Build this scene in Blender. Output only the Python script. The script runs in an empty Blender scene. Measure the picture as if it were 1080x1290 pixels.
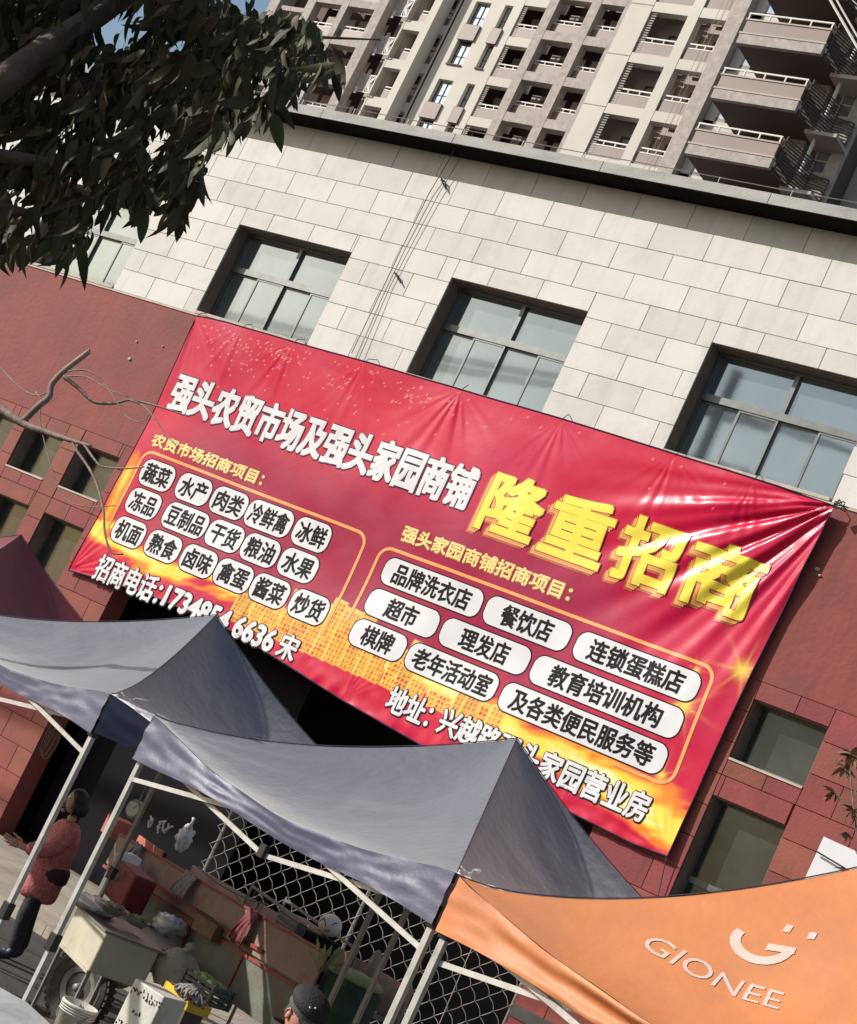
import bpy, bmesh, math, random
import numpy as np
from mathutils import Vector, Matrix, noise
random.seed(7)
R = math.radians
sc = bpy.context.scene
COL = sc.collection

# ------------------------------------------------------------------ camera
CR = ((0.7709630609878118, 0.47632425284558516, 0.4227660875039515),
      (0.27181656810783567, 0.35422237533822054, -0.8947861544032892),
      (-0.5759615541808168, 0.8047618995459737, 0.14361954304611213))   # rows: right, down, forward
CZ = 2.8
cam_d = bpy.data.cameras.new('camera')
cam = bpy.data.objects.new('camera', cam_d); COL.objects.link(cam)
M = Matrix(((CR[0][0], -CR[1][0], -CR[2][0], 0), (CR[0][1], -CR[1][1], -CR[2][1], 0),
            (CR[0][2], -CR[1][2], -CR[2][2], CZ), (0, 0, 0, 1)))
cam.matrix_world = M
cam_d.sensor_fit = 'HORIZONTAL'; cam_d.sensor_width = 36; cam_d.lens = 36 * 2200 / 1080
cam_d.clip_start = 0.1; cam_d.clip_end = 3000
sc.camera = cam

# ------------------------------------------------------------------ light
SUN_AZ, SUN_EL = 52.0, 27.9      # degrees left of the facade's normal, above the horizon
world = bpy.data.worlds.new('World'); sc.world = world; world.use_nodes = True
wn = world.node_tree; wn.nodes.clear()
sky = wn.nodes.new('ShaderNodeTexSky'); sky.sky_type = 'NISHITA'; sky.sun_disc = False
sky.sun_elevation = R(SUN_EL); sky.sun_rotation = R(180 + SUN_AZ)
sky.air_density = 1.3; sky.dust_density = 1.4; sky.ozone_density = 1.0
bg = wn.nodes.new('ShaderNodeBackground'); bg.inputs['Strength'].default_value = 0.11
wo = wn.nodes.new('ShaderNodeOutputWorld')
wn.links.new(sky.outputs[0], bg.inputs[0]); wn.links.new(bg.outputs[0], wo.inputs[0])
sd = bpy.data.lights.new('sun', 'SUN'); sd.energy = 4.7; sd.angle = R(0.5); sd.color = (1, 0.97, 0.925)
sun = bpy.data.objects.new('sun', sd); COL.objects.link(sun)
sdir = Vector((-math.sin(R(SUN_AZ)) * math.cos(R(SUN_EL)), -math.cos(R(SUN_AZ)) * math.cos(R(SUN_EL)), math.sin(R(SUN_EL))))
sun.rotation_euler = sdir.to_track_quat('Z', 'Y').to_euler()
vs = sc.view_settings; vs.view_transform = 'Standard'; vs.look = 'None'; vs.gamma = 1; vs.exposure = 0.07
vs.use_curve_mapping = False
sc.cycles.max_bounces = 6

GZ = -0.28       # ground level
D = 17.8         # distance of the market facade

def at(x, y, Y):
    """the point at depth Y seen at (x, y) of the 1080 x 1290 photograph"""
    d = [CR[0][k] * (x - 540) + CR[1][k] * (y - 645) + CR[2][k] * 2200 for k in range(3)]
    t = Y / d[1]
    return Vector((t * d[0], Y, t * d[2] + CZ))
def at_z(x, y, z):
    d = [CR[0][k] * (x - 540) + CR[1][k] * (y - 645) + CR[2][k] * 2200 for k in range(3)]
    t = (z - CZ) / d[2]
    return Vector((t * d[0], t * d[1], z))

# ------------------------------------------------------------------ materials
def hexlin(c):
    return tuple(((v / 255) / 12.92 if v / 255 < 0.04045 else ((v / 255 + 0.055) / 1.055) ** 2.4) for v in c)
def mat(name, c1, c2=None, scale=4.0, rough=0.7, bump=0.0, bscale=None, metal=0.0, spec=0.5, rand=0.0,
        dirt=None, dscale=1.2, damt=0.5, stretch=(1, 1, 1), coat=0.0, trans=0.0, obj=False, sheen=0.0, rvar=0.0, streak=0.0):
    m = bpy.data.materials.new(name); m.use_nodes = True
    nt = m.node_tree; N = nt.nodes; L = nt.links
    b = N['Principled BSDF']
    b.inputs['Roughness'].default_value = rough; b.inputs['Metallic'].default_value = metal
    b.inputs['Specular IOR Level'].default_value = spec
    b.inputs['Coat Weight'].default_value = coat
    b.inputs['Transmission Weight'].default_value = trans
    b.inputs['Sheen Weight'].default_value = sheen
    b.inputs['Sheen Roughness'].default_value = .4
    b.inputs['Sheen Tint'].default_value = (1, .96, .95, 1)
    if obj:
        tc = N.new('ShaderNodeTexCoord'); vec = tc.outputs['Object']
    else:
        g = N.new('ShaderNodeNewGeometry'); vec = g.outputs['Position']
    mp = N.new('ShaderNodeMapping'); mp.inputs['Scale'].default_value = stretch; L.new(vec, mp.inputs[0]); vec = mp.outputs[0]
    col = None
    n1 = N.new('ShaderNodeTexNoise'); n1.inputs['Scale'].default_value = scale; n1.inputs['Detail'].default_value = 6
    n1.inputs['Roughness'].default_value = 0.6; L.new(vec, n1.inputs['Vector'])
    mx = N.new('ShaderNodeMix'); mx.data_type = 'RGBA'
    mx.inputs['A'].default_value = (*c1, 1); mx.inputs['B'].default_value = (*(c2 or c1), 1)
    rp = N.new('ShaderNodeMapRange'); rp.inputs['From Min'].default_value = 0.32; rp.inputs['From Max'].default_value = 0.68
    L.new(n1.outputs['Fac'], rp.inputs['Value']); L.new(rp.outputs[0], mx.inputs['Factor']); col = mx.outputs['Result']
    if dirt:
        n2 = N.new('ShaderNodeTexNoise'); n2.inputs['Scale'].default_value = dscale; n2.inputs['Detail'].default_value = 8
        n2.inputs['Roughness'].default_value = 0.7; L.new(vec, n2.inputs['Vector'])
        r2 = N.new('ShaderNodeMapRange'); r2.inputs['From Min'].default_value = 0.5; r2.inputs['From Max'].default_value = 0.75
        r2.inputs['To Max'].default_value = damt
        L.new(n2.outputs['Fac'], r2.inputs['Value'])
        m2 = N.new('ShaderNodeMix'); m2.data_type = 'RGBA'; m2.inputs['B'].default_value = (*dirt, 1)
        L.new(r2.outputs[0], m2.inputs['Factor']); L.new(col, m2.inputs['A']); col = m2.outputs['Result']
    if streak:
        ms = N.new('ShaderNodeMapping'); ms.inputs['Scale'].default_value = (3.2, 3.2, .22); L.new(g.outputs['Position'], ms.inputs[0])
        n4 = N.new('ShaderNodeTexNoise'); n4.inputs['Scale'].default_value = 1.6; n4.inputs['Detail'].default_value = 7; n4.inputs['Roughness'].default_value = .65
        L.new(ms.outputs[0], n4.inputs['Vector'])
        r6 = N.new('ShaderNodeMapRange'); r6.inputs['From Min'].default_value = .52; r6.inputs['From Max'].default_value = .78; r6.inputs['To Max'].default_value = streak
        L.new(n4.outputs['Fac'], r6.inputs['Value'])
        m4 = N.new('ShaderNodeMix'); m4.data_type = 'RGBA'; m4.inputs['B'].default_value = (*[v * .45 for v in (dirt or c1)], 1)
        L.new(r6.outputs[0], m4.inputs['Factor']); L.new(col, m4.inputs['A']); col = m4.outputs['Result']
    if rand:
        oi = N.new('ShaderNodeObjectInfo'); hs = N.new('ShaderNodeHueSaturation')
        r3 = N.new('ShaderNodeMapRange'); r3.inputs['To Min'].default_value = 1 - rand; r3.inputs['To Max'].default_value = 1 + rand
        L.new(oi.outputs['Random'], r3.inputs['Value']); L.new(r3.outputs[0], hs.inputs['Value'])
        r4 = N.new('ShaderNodeMath'); r4.operation = 'MULTIPLY'; r4.inputs[1].default_value = 7.31
        r5 = N.new('ShaderNodeMath'); r5.operation = 'FRACT'
        r6 = N.new('ShaderNodeMapRange'); r6.inputs['To Min'].default_value = 0.5 - rand * 0.12; r6.inputs['To Max'].default_value = 0.5 + rand * 0.12
        L.new(oi.outputs['Random'], r4.inputs[0]); L.new(r4.outputs[0], r5.inputs[0]); L.new(r5.outputs[0], r6.inputs['Value'])
        L.new(r6.outputs[0], hs.inputs['Hue'])
        L.new(col, hs.inputs['Color']); col = hs.outputs[0]
    L.new(col, b.inputs['Base Color'])
    if rvar:
        rr = N.new('ShaderNodeMapRange'); rr.inputs['To Min'].default_value = rough - rvar; rr.inputs['To Max'].default_value = rough + rvar
        L.new(n1.outputs['Fac'], rr.inputs['Value']); L.new(rr.outputs[0], b.inputs['Roughness'])
    if bump:
        n3 = N.new('ShaderNodeTexNoise'); n3.inputs['Scale'].default_value = bscale or scale * 4; n3.inputs['Detail'].default_value = 5
        L.new(vec, n3.inputs['Vector'])
        bp = N.new('ShaderNodeBump'); bp.inputs['Strength'].default_value = bump; bp.inputs['Distance'].default_value = 0.02
        L.new(n3.outputs['Fac'], bp.inputs['Height']); L.new(bp.outputs[0], b.inputs['Normal'])
    return m
MT = dict(
    stone=mat('cream_stone', (.655, .62, .575), (.60, .565, .525), 1.3, .75, .12, 30, rand=.07, streak=.22, dirt=(.42, .385, .33), dscale=2.0, damt=.45),
    joint=mat('wall_mortar', (.10, .09, .08), (.06, .055, .05), 6, .9),
    red=mat('red_stone', (.265, .056, .042), (.205, .046, .037), 2.2, .75, .22, 25, rand=.12, streak=.4, dirt=(.12, .038, .034), dscale=3, damt=.5),
    redplaster=mat('red_painted_wall', (.262, .057, .042), (.20, .045, .037), 1.3, .78, .35, 14, dirt=(.145, .044, .04), dscale=.9, damt=.65, streak=.45),
    coping=mat('coping_concrete', (.44, .42, .39), (.35, .335, .31), 2.5, .85, .4, 25, dirt=(.22, .21, .19), dscale=1.5, damt=.6, stretch=(1, 1, 3)),
    soffit_shade=mat('soffit_shade_black', (.018, .016, .015), (.012, .011, .010), 3, .95, spec=0.0),  # near-black colour carries the deep shade under the coping
    frame=mat('window_frame_metal', (.16, .165, .16), (.12, .125, .12), 8, .4, metal=.5),
    glass=mat('window_glass', (.32, .365, .385), (.26, .305, .325), .9, .05, .05, 1.0, metal=.75, spec=.8),
    darkglass=mat('dark_window_glass', (.085, .09, .088), (.045, .05, .048), 1.3, .14, .05, 3, metal=.5),  # darker glass for the lower windows
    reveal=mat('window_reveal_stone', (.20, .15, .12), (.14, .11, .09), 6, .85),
    sill=mat('pale_sill_stone', (.55, .47, .38), (.42, .36, .30), 7, .8),
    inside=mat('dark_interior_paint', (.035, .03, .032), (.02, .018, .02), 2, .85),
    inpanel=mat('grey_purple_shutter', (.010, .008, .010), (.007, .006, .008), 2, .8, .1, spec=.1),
    asphalt=mat('asphalt', (.07, .065, .06), (.045, .043, .04), 3, .9, .5, 60, dirt=(.12, .10, .08), dscale=.6, damt=.5),
    pave=mat('pale_paving', (.44, .38, .29), (.34, .30, .24), 2.5, .85, .4, 40, dirt=(.20, .17, .13), dscale=1.3, damt=.6, rand=.12),
    kerb=mat('kerb_stone', (.40, .35, .27), (.30, .27, .22), 4, .85, .4),
    tarp=mat('navy_tent_fabric', (.095, .096, .122), (.074, .075, .10), 2, .5, .25, 14, spec=1.0, sheen=1.0, dirt=(.15, .14, .14), dscale=1.7, damt=.5),
    valance=mat('blue_valance_fabric', (.082, .084, .145), (.066, .068, .12), 3, .5, .25, 14, spec=.8, sheen=.5),
    tarpred=mat('dark_red_tent_fabric', (.20, .035, .045), (.16, .028, .036), 3, .5, .08, 9, spec=.5),
    orange=mat('orange_tent_fabric', (.60, .225, .085), (.53, .18, .065), 2.2, .55, .22, 12, spec=.4, dirt=(.44, .21, .12), dscale=1.1, damt=.6, rvar=.05),
    seam=mat('seam_thread', (.03, .03, .045), None, 8, .7),
    pole=mat('white_painted_steel', (.62, .60, .57), (.48, .46, .43), 9, .35, metal=.2, dirt=(.20, .17, .14), dscale=7, damt=.6),
    poledull=mat('dull_grey_steel', (.26, .24, .225), (.18, .165, .155), 9, .5, metal=.3),
    black=mat('black_plastic', (.018, .018, .02), (.03, .03, .03), 9, .45),
    white=mat('white_print', (.74, .725, .73), (.68, .665, .68), 3, .35, spec=.5),
    ink=mat('black_ink', (.012, .010, .012), None, 3, .5, spec=.12),
    outline=mat('dark_violet_ink', (.045, .016, .04), None, 3, .5, spec=.15),
    yellow=mat('yellow_print', (.93, .78, .10), (.90, .70, .06), 2.5, .35),
    cream=mat('pale_yellow_print', (.90, .72, .28), (.86, .62, .22), 4, .35),
    oprint=mat('orange_print', (.86, .40, .13), (.82, .33, .10), 3, .35),
    dprint=mat('dark_red_print', (.35, .05, .03), (.60, .18, .07), 3, .35),
    wire=mat('galvanised_wire', (.42, .39, .36), (.32, .29, .27), 20, .35, metal=.6),
    cable=mat('dark_cable', (.03, .03, .03), None, 5, .5),
    leaf=mat('dark_green_leaf', (.042, .052, .018), (.10, .082, .030), 2.2, .6, spec=.25, rand=.35),
    leafbrown=mat('dry_brown_leaf', (.22, .12, .06), (.15, .10, .05), 8, .6, rand=.3),
    bark=mat('grey_brown_bark', (.13, .085, .065), (.07, .045, .038), 9, .85, .8, 20),
    twig=mat('pale_bare_twig', (.34, .25, .19), (.10, .065, .055), 5, .75, .4, 30),
    conc=mat('tower_cream_paint', (.62, .58, .51), (.54, .505, .44), .25, .8, dirt=(.40, .37, .32), dscale=.12, damt=.4, rand=.03),
    speck=mat('tower_speckled_stone', (.43, .38, .345), (.30, .262, .24), 3.2, .8, dirt=(.60, .56, .50), dscale=1.9, damt=.6),
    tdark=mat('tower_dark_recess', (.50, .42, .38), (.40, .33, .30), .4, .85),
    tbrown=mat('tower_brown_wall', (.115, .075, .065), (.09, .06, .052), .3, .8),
    tpanel=mat('tower_parapet_panel', (.19, .118, .088), (.15, .095, .072), .5, .5, rand=.10),
    trail=mat('tower_pale_rail', (.62, .58, .54), None, 1, .5),
    tglass=mat('tower_window_glass', (.50, .62, .74), (.42, .54, .66), .2, .05, metal=.85),
    tgd=mat('tower_dark_glass', (.06, .06, .055), (.04, .04, .04), .2, .2),
)

# ------------------------------------------------------------------ mesh helpers
class MB:
    def __init__(s): s.v = []; s.f = []
    def box(s, x0, x1, y0, y1, z0, z1):
        n = len(s.v)
        s.v += [(x0, y0, z0), (x1, y0, z0), (x1, y1, z0), (x0, y1, z0), (x0, y0, z1), (x1, y0, z1), (x1, y1, z1), (x0, y1, z1)]
        s.f += [(n, n + 3, n + 2, n + 1), (n + 4, n + 5, n + 6, n + 7), (n, n + 1, n + 5, n + 4), (n + 1, n + 2, n + 6, n + 5), (n + 2, n + 3, n + 7, n + 6), (n + 3, n, n + 4, n + 7)]
        return s
    def obox(s, c, ax, ay, az):
        """box centred on c with half-axis vectors"""
        n = len(s.v); c = Vector(c); ax = Vector(ax); ay = Vector(ay); az = Vector(az)
        for k in (-1, 1):
            for i, j in ((-1, -1), (1, -1), (1, 1), (-1, 1)):
                s.v.append(tuple(c + ax * i + ay * j + az * k))
        s.f += [(n, n + 3, n + 2, n + 1), (n + 4, n + 5, n + 6, n + 7), (n, n + 1, n + 5, n + 4), (n + 1, n + 2, n + 6, n + 5), (n + 2, n + 3, n + 7, n + 6), (n + 3, n, n + 4, n + 7)]
        return s
    def bar(s, a, b, w, h=None, up=(0, 0, 1)):
        a = Vector(a); b = Vector(b); d = (b - a)
        L = d.length
        if L < 1e-6: return s
        d.normalize(); u = Vector(up); sx = d.cross(u)
        if sx.length < 1e-3: sx = d.cross(Vector((1, 0, 0)))
        sx.normalize(); sz = sx.cross(d)
        return s.obox((a + b) / 2, d * L / 2, sx * w / 2, sz * (h or w) / 2)
    def tube(s, pts, r, n=8, cap=True):
        pts = [Vector(p) for p in pts]; rs = r if isinstance(r, (list, tuple)) else [r] * len(pts)
        base = len(s.v); prev = None
        for i, p in enumerate(pts):
            d = (pts[min(i + 1, len(pts) - 1)] - pts[max(i - 1, 0)])
            if d.length < 1e-9: d = Vector((0, 0, 1))
            d.normalize()
            if prev is None:
                u = d.cross(Vector((0, 0, 1)));
                if u.length < 1e-3: u = d.cross(Vector((1, 0, 0)))
            else: u = prev - d * prev.dot(d)
            u.normalize(); prev = u; w = d.cross(u)
            for k in range(n):
                a = 2 * math.pi * k / n
                s.v.append(tuple(p + (u * math.cos(a) + w * math.sin(a)) * rs[i]))
        for i in range(len(pts) - 1):
            for k in range(n):
                a = base + i * n + k; b = base + i * n + (k + 1) % n
                s.f.append((a, b, b + n, a + n))
        if cap:
            s.f.append(tuple(base + k for k in range(n))[::-1])
            e = base + (len(pts) - 1) * n
            s.f.append(tuple(e + k for k in range(n)))
        return s
    def lathe(s, prof, c=(0, 0, 0), n=20, axis='Z'):
        base = len(s.v); c = Vector(c)
        for r, z in prof:
            for k in range(n):
                a = 2 * math.pi * k / n
                p = (r * math.cos(a), r * math.sin(a), z)
                if axis == 'Y': p = (p[0], p[2], p[1])
                if axis == 'X': p = (p[2], p[0], p[1])
                s.v.append(tuple(c + Vector(p)))
        for i in range(len(prof) - 1):
            for k in range(n):
                a = base + i * n + k; b = base + i * n + (k + 1) % n
                s.f.append((a, b, b + n, a + n))
        return s
    def grid(s, fn, nu, nv, ws=False):
        base = len(s.v)
        for j in range(nv + 1):
            for i in range(nu + 1):
                s.v.append(tuple(fn(i / nu, j / nv)))
        for j in range(nv):
            for i in range(nu):
                a = base + j * (nu + 1) + i
                s.f.append((a, a + 1, a + nu + 2, a + nu + 1))
        return s
    def ellipsoid(s, c, rx, ry, rz, n=16, m=10, rot=None, fn=None):
        c = Vector(c)
        def f(u, v):
            a = 2 * math.pi * u; b = math.pi * (v - .5)
            p = Vector((rx * math.cos(a) * math.cos(b), ry * math.sin(a) * math.cos(b), rz * math.sin(b)))
            if fn: p = fn(p)
            if rot: p = rot @ p
            return c + p
        return s.grid(f, n, m)
    def mesh(s, name, m, smooth=False):
        me = bpy.data.meshes.new(name); me.from_pydata(s.v, [], s.f)
        if m: me.materials.append(m)
        if smooth: me.polygons.foreach_set('use_smooth', [True] * len(me.polygons))
        me.update(); return me
    def build(s, name, m, parent=None, smooth=False, **kw):
        return link(name, s.mesh(name, m, smooth), parent, **kw)
def link(name, me, parent=None, loc=None, label=None, cat=None, group=None, kind=None):
    o = bpy.data.objects.new(name, me); COL.objects.link(o)
    if parent: o.parent = parent
    if loc is not None: o.location = loc
    tag(o, label, cat, group, kind); return o
def tag(o, label=None, cat=None, group=None, kind=None):
    if label: o['label'] = label
    if cat: o['category'] = cat
    if group: o['group'] = group
    if kind: o['kind'] = kind
    return o
def thing(name, label, cat, loc=(0, 0, 0), rz=0, group=None):
    o = bpy.data.objects.new(name, None); COL.objects.link(o); o.location = loc; o.rotation_euler.z = rz
    o.empty_display_size = .2
    return tag(o, label, cat, group)
def bevelled(mb, name, m, parent=None, w=.01, seg=2, smooth=True, **kw):
    me = mb.mesh(name, m); bm = bmesh.new(); bm.from_mesh(me)
    bmesh.ops.remove_doubles(bm, verts=bm.verts, dist=1e-5)
    bmesh.ops.bevel(bm, geom=list(bm.edges), offset=w, segments=seg, affect='EDGES', profile=.6)
    bm.to_mesh(me); bm.free()
    return link(name, me, parent, **kw)
def copy_tree(o, parent=None):
    c = o.copy(); COL.objects.link(c); c.parent = parent
    for ch in list(o.children): copy_tree(ch, c)
    return c

# ================================================================== SETTING
MB().box(-400, 400, -300, 600, GZ - 1, GZ).build('ground', MT['asphalt'], kind='structure')
pv = MB().box(-40, 12, 14.6, 18.6, GZ + .004, GZ + .10).build('pavement', MT['kerb'], kind='structure')
pm = None
for j in range(5):
    for i in range(20):
        if pm is None: pm = MB().box(-.396, .396, -.296, .296, 0, .012).mesh('paving_slab', MT['pave'])
        link('paving_slab', pm, pv, (-21 + .8 * i + (j % 2) * .4, 14.95 + .6 * j, GZ + .104))
for i in range(16):
    MB().box(-22.5 + 1.0 * i, -21.51 + 1.0 * i, 14.42, 14.598, GZ + .002, GZ + .125).build('kerb_stone', MT['kerb'], pv)

# ================================================================== MARKET BUILDING
bld = thing('market_building', 'two storey market building, cream stone above and red stone below, behind the banner', 'building', (-13, D, GZ))
bld_off = Vector((13, -D, -GZ))
def bpart(mb, name, m, parent=None, **kw):
    o = mb.build(name, m, parent or bld, **kw)
    if parent is None: o.location = bld_off
    return o
TOPZ = 10.8
U0, U1 = -30.2, -2.0
upw = [(-26.04, -23.83), (-22.04, -19.83), (-18.04, -15.83), (-14.04, -11.83), (-10.02, -7.81), (-6.02, -3.81)]
WT, WB = 9.082, 7.60
loww = [(-22.60, -21.74), (-21.30, -20.42), (-20.16, -19.30), (-18.96, -18.08), (-7.70, -6.80), (-6.10, -5.2)]
LS, LB = (4.50, 5.22), (2.45, 4.08)
OP = (-17.02, -8.86, GZ, 4.4)           # the dark opening, under the banner
# wall core, 0.32 thick, built from strips around the openings
core = MB(); redcore = MB()
Y0, Y1 = D + .03, D + .35
def strips(mb, x0, x1, z0, z1, holes):
    """fill x0..x1, z0..z1 leaving the holes of one row open"""
    x = x0
    for a, b in holes:
        mb.box(x, a, Y0, Y1, z0, z1); x = b
    mb.box(x, x1, Y0, Y1, z0, z1)
strips(core, U0, U1, WB, WT, upw); core.box(U0, U1, Y0, Y1, WT, TOPZ + .2)
redcore.box(U0, U1, Y0, Y1, LS[1], WB)
strips(redcore, U0, U1, LS[0], LS[1], loww)
redcore.box(U0, OP[0], Y0, Y1, LB[1], LS[0]); redcore.box(OP[1], U1, Y0, Y1, LB[1], LS[0]); redcore.box(OP[0], OP[1], Y0, Y1, 4.4, LS[0])
strips(redcore, U0, OP[0], LB[0], LB[1], loww[:4]); strips(redcore, OP[1], U1, LB[0], LB[1], loww[4:])
redcore.box(U0, OP[0], Y0, Y1, GZ + .1, LB[0]); redcore.box(OP[1], U1, Y0, Y1, GZ + .1, LB[0])
bpart(core, 'upper_wall', MT['joint']); bpart(redcore, 'lower_wall', MT['redplaster'])
bpart(MB().box(U0, U1, D + 9, D + 9.3, GZ + .1, TOPZ + .1).box(U0, U0 + .3, D + .36, D + 9, GZ + .1, TOPZ + .1).box(U1 - .3, U1, D + .36, D + 9, GZ + .1, TOPZ + .1), 'rear_wall', MT['redplaster'])
bpart(MB().box(U0, U1, D + .36, D + 9, TOPZ - .2, TOPZ - .02), 'roof_slab', MT['coping'])

# --- cream stone tiles, laid in half bond, each its own piece
stone_cache = {}
def tile(x0, x1, z0, z1, m, name, cache, g=.0035, dep=.026, count=[0]):
    if x1 - x0 < .03: return
    w, h = round(x1 - x0, 3), round(z1 - z0, 3)
    key = (w, h, m.name)
    if key not in cache:
        a, b = w / 2 - g, h / 2 - g; c = .003
        v = [(-a, .026, -b), (a, .026, -b), (a, .026, b), (-a, .026, b), (-a, c, -b), (a, c, -b), (a, c, b), (-a, c, b),
             (-a + c, 0, -b + c), (a - c, 0, -b + c), (a - c, 0, b - c), (-a + c, 0, b - c)]
        f = [(0, 1, 5, 4), (1, 2, 6, 5), (2, 3, 7, 6), (3, 0, 4, 7), (4, 5, 9, 8), (5, 6, 10, 9), (6, 7, 11, 10), (7, 4, 8, 11), (8, 9, 10, 11)]
        me = bpy.data.meshes.new(name); me.from_pydata(v, [], f); me.materials.append(m); cache[key] = me
    o = link(name, cache[key], bld)
    o.location = bld_off + Vector(((x0 + x1) / 2, D + random.uniform(-.0015, .0015), (z0 + z1) / 2))
rowsz = [7.60, 7.955, 8.305, 8.655, 9.005, 9.355, 9.715, 10.075, 10.445, 10.80]
TW = .808
def lay(z0, z1, phase, holes, lim, m, name, tw=TW, cache=stone_cache):
    """tiles of one course between lim[0] and lim[1]; holes = [(x0,x1,hz0,hz1)]"""
    k = math.floor((lim[0] - phase) / tw); x = phase + k * tw
    while x < lim[1]:
        a, b = max(x, lim[0]), min(x + tw, lim[1]); x += tw
        segs = [(a, b, z0, z1)]
        for hx0, hx1, hz0, hz1 in holes:
            if hz1 <= z0 or hz0 >= z1: continue
            new = []
            for (p, q, r, s) in segs:
                if hx1 <= p or hx0 >= q: new.append((p, q, r, s)); continue
                if hx0 > p: new.append((p, hx0, r, s))
                if hx1 < q: new.append((hx1, q, r, s))
                mx0, mx1 = max(p, hx0), min(q, hx1)
                if hz1 < s: new.append((mx0, mx1, hz1, s))
                if hz0 > r: new.append((mx0, mx1, r, hz0))
            segs = new
        for p, q, r, s in segs:
            if s - r > .02: tile(p, q, r, s, m, name, cache)
holes_up = [(a, b, WB, WT) for a, b in upw]
VX = (-22.1, -6.9)          # the stretch the photograph can see, with some to spare
for i in range(9):
    z0, z1 = rowsz[i], rowsz[i + 1]
    phase = -9.81 if i % 2 == 1 else -9.41
    lay(z0, z1, phase, holes_up, VX, MT['stone'], 'stone_tile')
# plain stone skin outside that stretch
for a, b in ((U0, VX[0]), (VX[1], U1)): bpart(MB().box(a, b, D, D + .029, WT, TOPZ), 'stone_skin', MT['stone'])
for a, b in ((U0, -26.04), (-23.83, VX[0]), (VX[1], -6.02), (-3.81, U1)): bpart(MB().box(a, b, D, D + .029, WB, WT - .002), 'stone_skin', MT['stone'])
# --- red stone tiles
redcache = {}
holes_low = [(a, b, LS[0], LS[1]) for a, b in loww] + [(a, b, LB[0], LB[1]) for a, b in loww]
for k in range(-8, 7):
    z0 = 2.84 + .37 * k; z1 = z0 + .37
    if z1 < GZ + .1: continue
    z0 = max(z0, GZ + .1)
    lay(z0, z1, -17.33 if k % 2 == 0 else -17.72, holes_low, (-21.2, OP[0]), MT['red'], 'red_tile', .808, redcache)
    lay(z0, z1, -7.21 if k % 2 == 0 else -6.82, holes_low, (OP[1], -5.3), MT['red'], 'red_tile', .82, redcache)
zt = 2.84 + .37 * 7
rp = MB().box(U0, U1, D + .002, D + .029, zt + .004, WB - .004)
bpart(rp, 'plaster_band', MT['redplaster'])
bpart(MB().box(-17.0, -8.9, D, D + .029, 4.41, zt), 'lintel', MT['redplaster'])
sk = MB().box(U0, -21.2, D, D + .029, GZ + .1, LB[0]).box(-5.3, U1, D, D + .029, GZ + .1, LB[0])
sk.box(U0, -22.6, D, D + .029, LB[0], zt); sk.box(-21.74, -21.3, D, D + .029, LB[0], zt)
sk.box(-5.2, U1, D, D + .029, LB[0], zt)
bpart(sk, 'red_skin', MT['redplaster'])
# joint shadow line between red and cream: a slim ledge
bpart(MB().box(U0, -22.1, D - .012, D + .02, WB - .03, WB + .012).box(-22.1, U1, D - .012, D + .02, WB - .03, WB - .002), 'string_course', MT['sill'])

# --- coping
OV = .40
bpart(MB().box(U0, U1, D - OV, D + .35, TOPZ, TOPZ + .145), 'coping', MT['coping'])
bpart(MB().box(U0, U1, D - OV + .004, D - .002, TOPZ - .012, TOPZ - .002), 'soffit_shade', MT['soffit_shade'])  # thin black sheet added under the coping in place of its shade
cj = MB()
x = -22.0
while x < -6:
    cj.box(x, x + .006, D - OV - .003, D - OV + .02, TOPZ + .002, TOPZ + .143); x += 2.42
bpart(cj, 'coping_joint', MT['joint'])
# lightning wire on little posts
rl = MB(); x = U0 + .5; pts = []
while x < U1:
    pts.append((x, D - OV + .1, TOPZ + .265 + random.uniform(-.008, .008)))
    rl.tube([(x, D - OV + .1, TOPZ + .14), (x, D - OV + .1, TOPZ + .27)], .007, 5); x += 1.0
rl.tube(pts, .0065, 5)
bpart(rl, 'lightning_wire', MT['poledull'])

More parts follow.
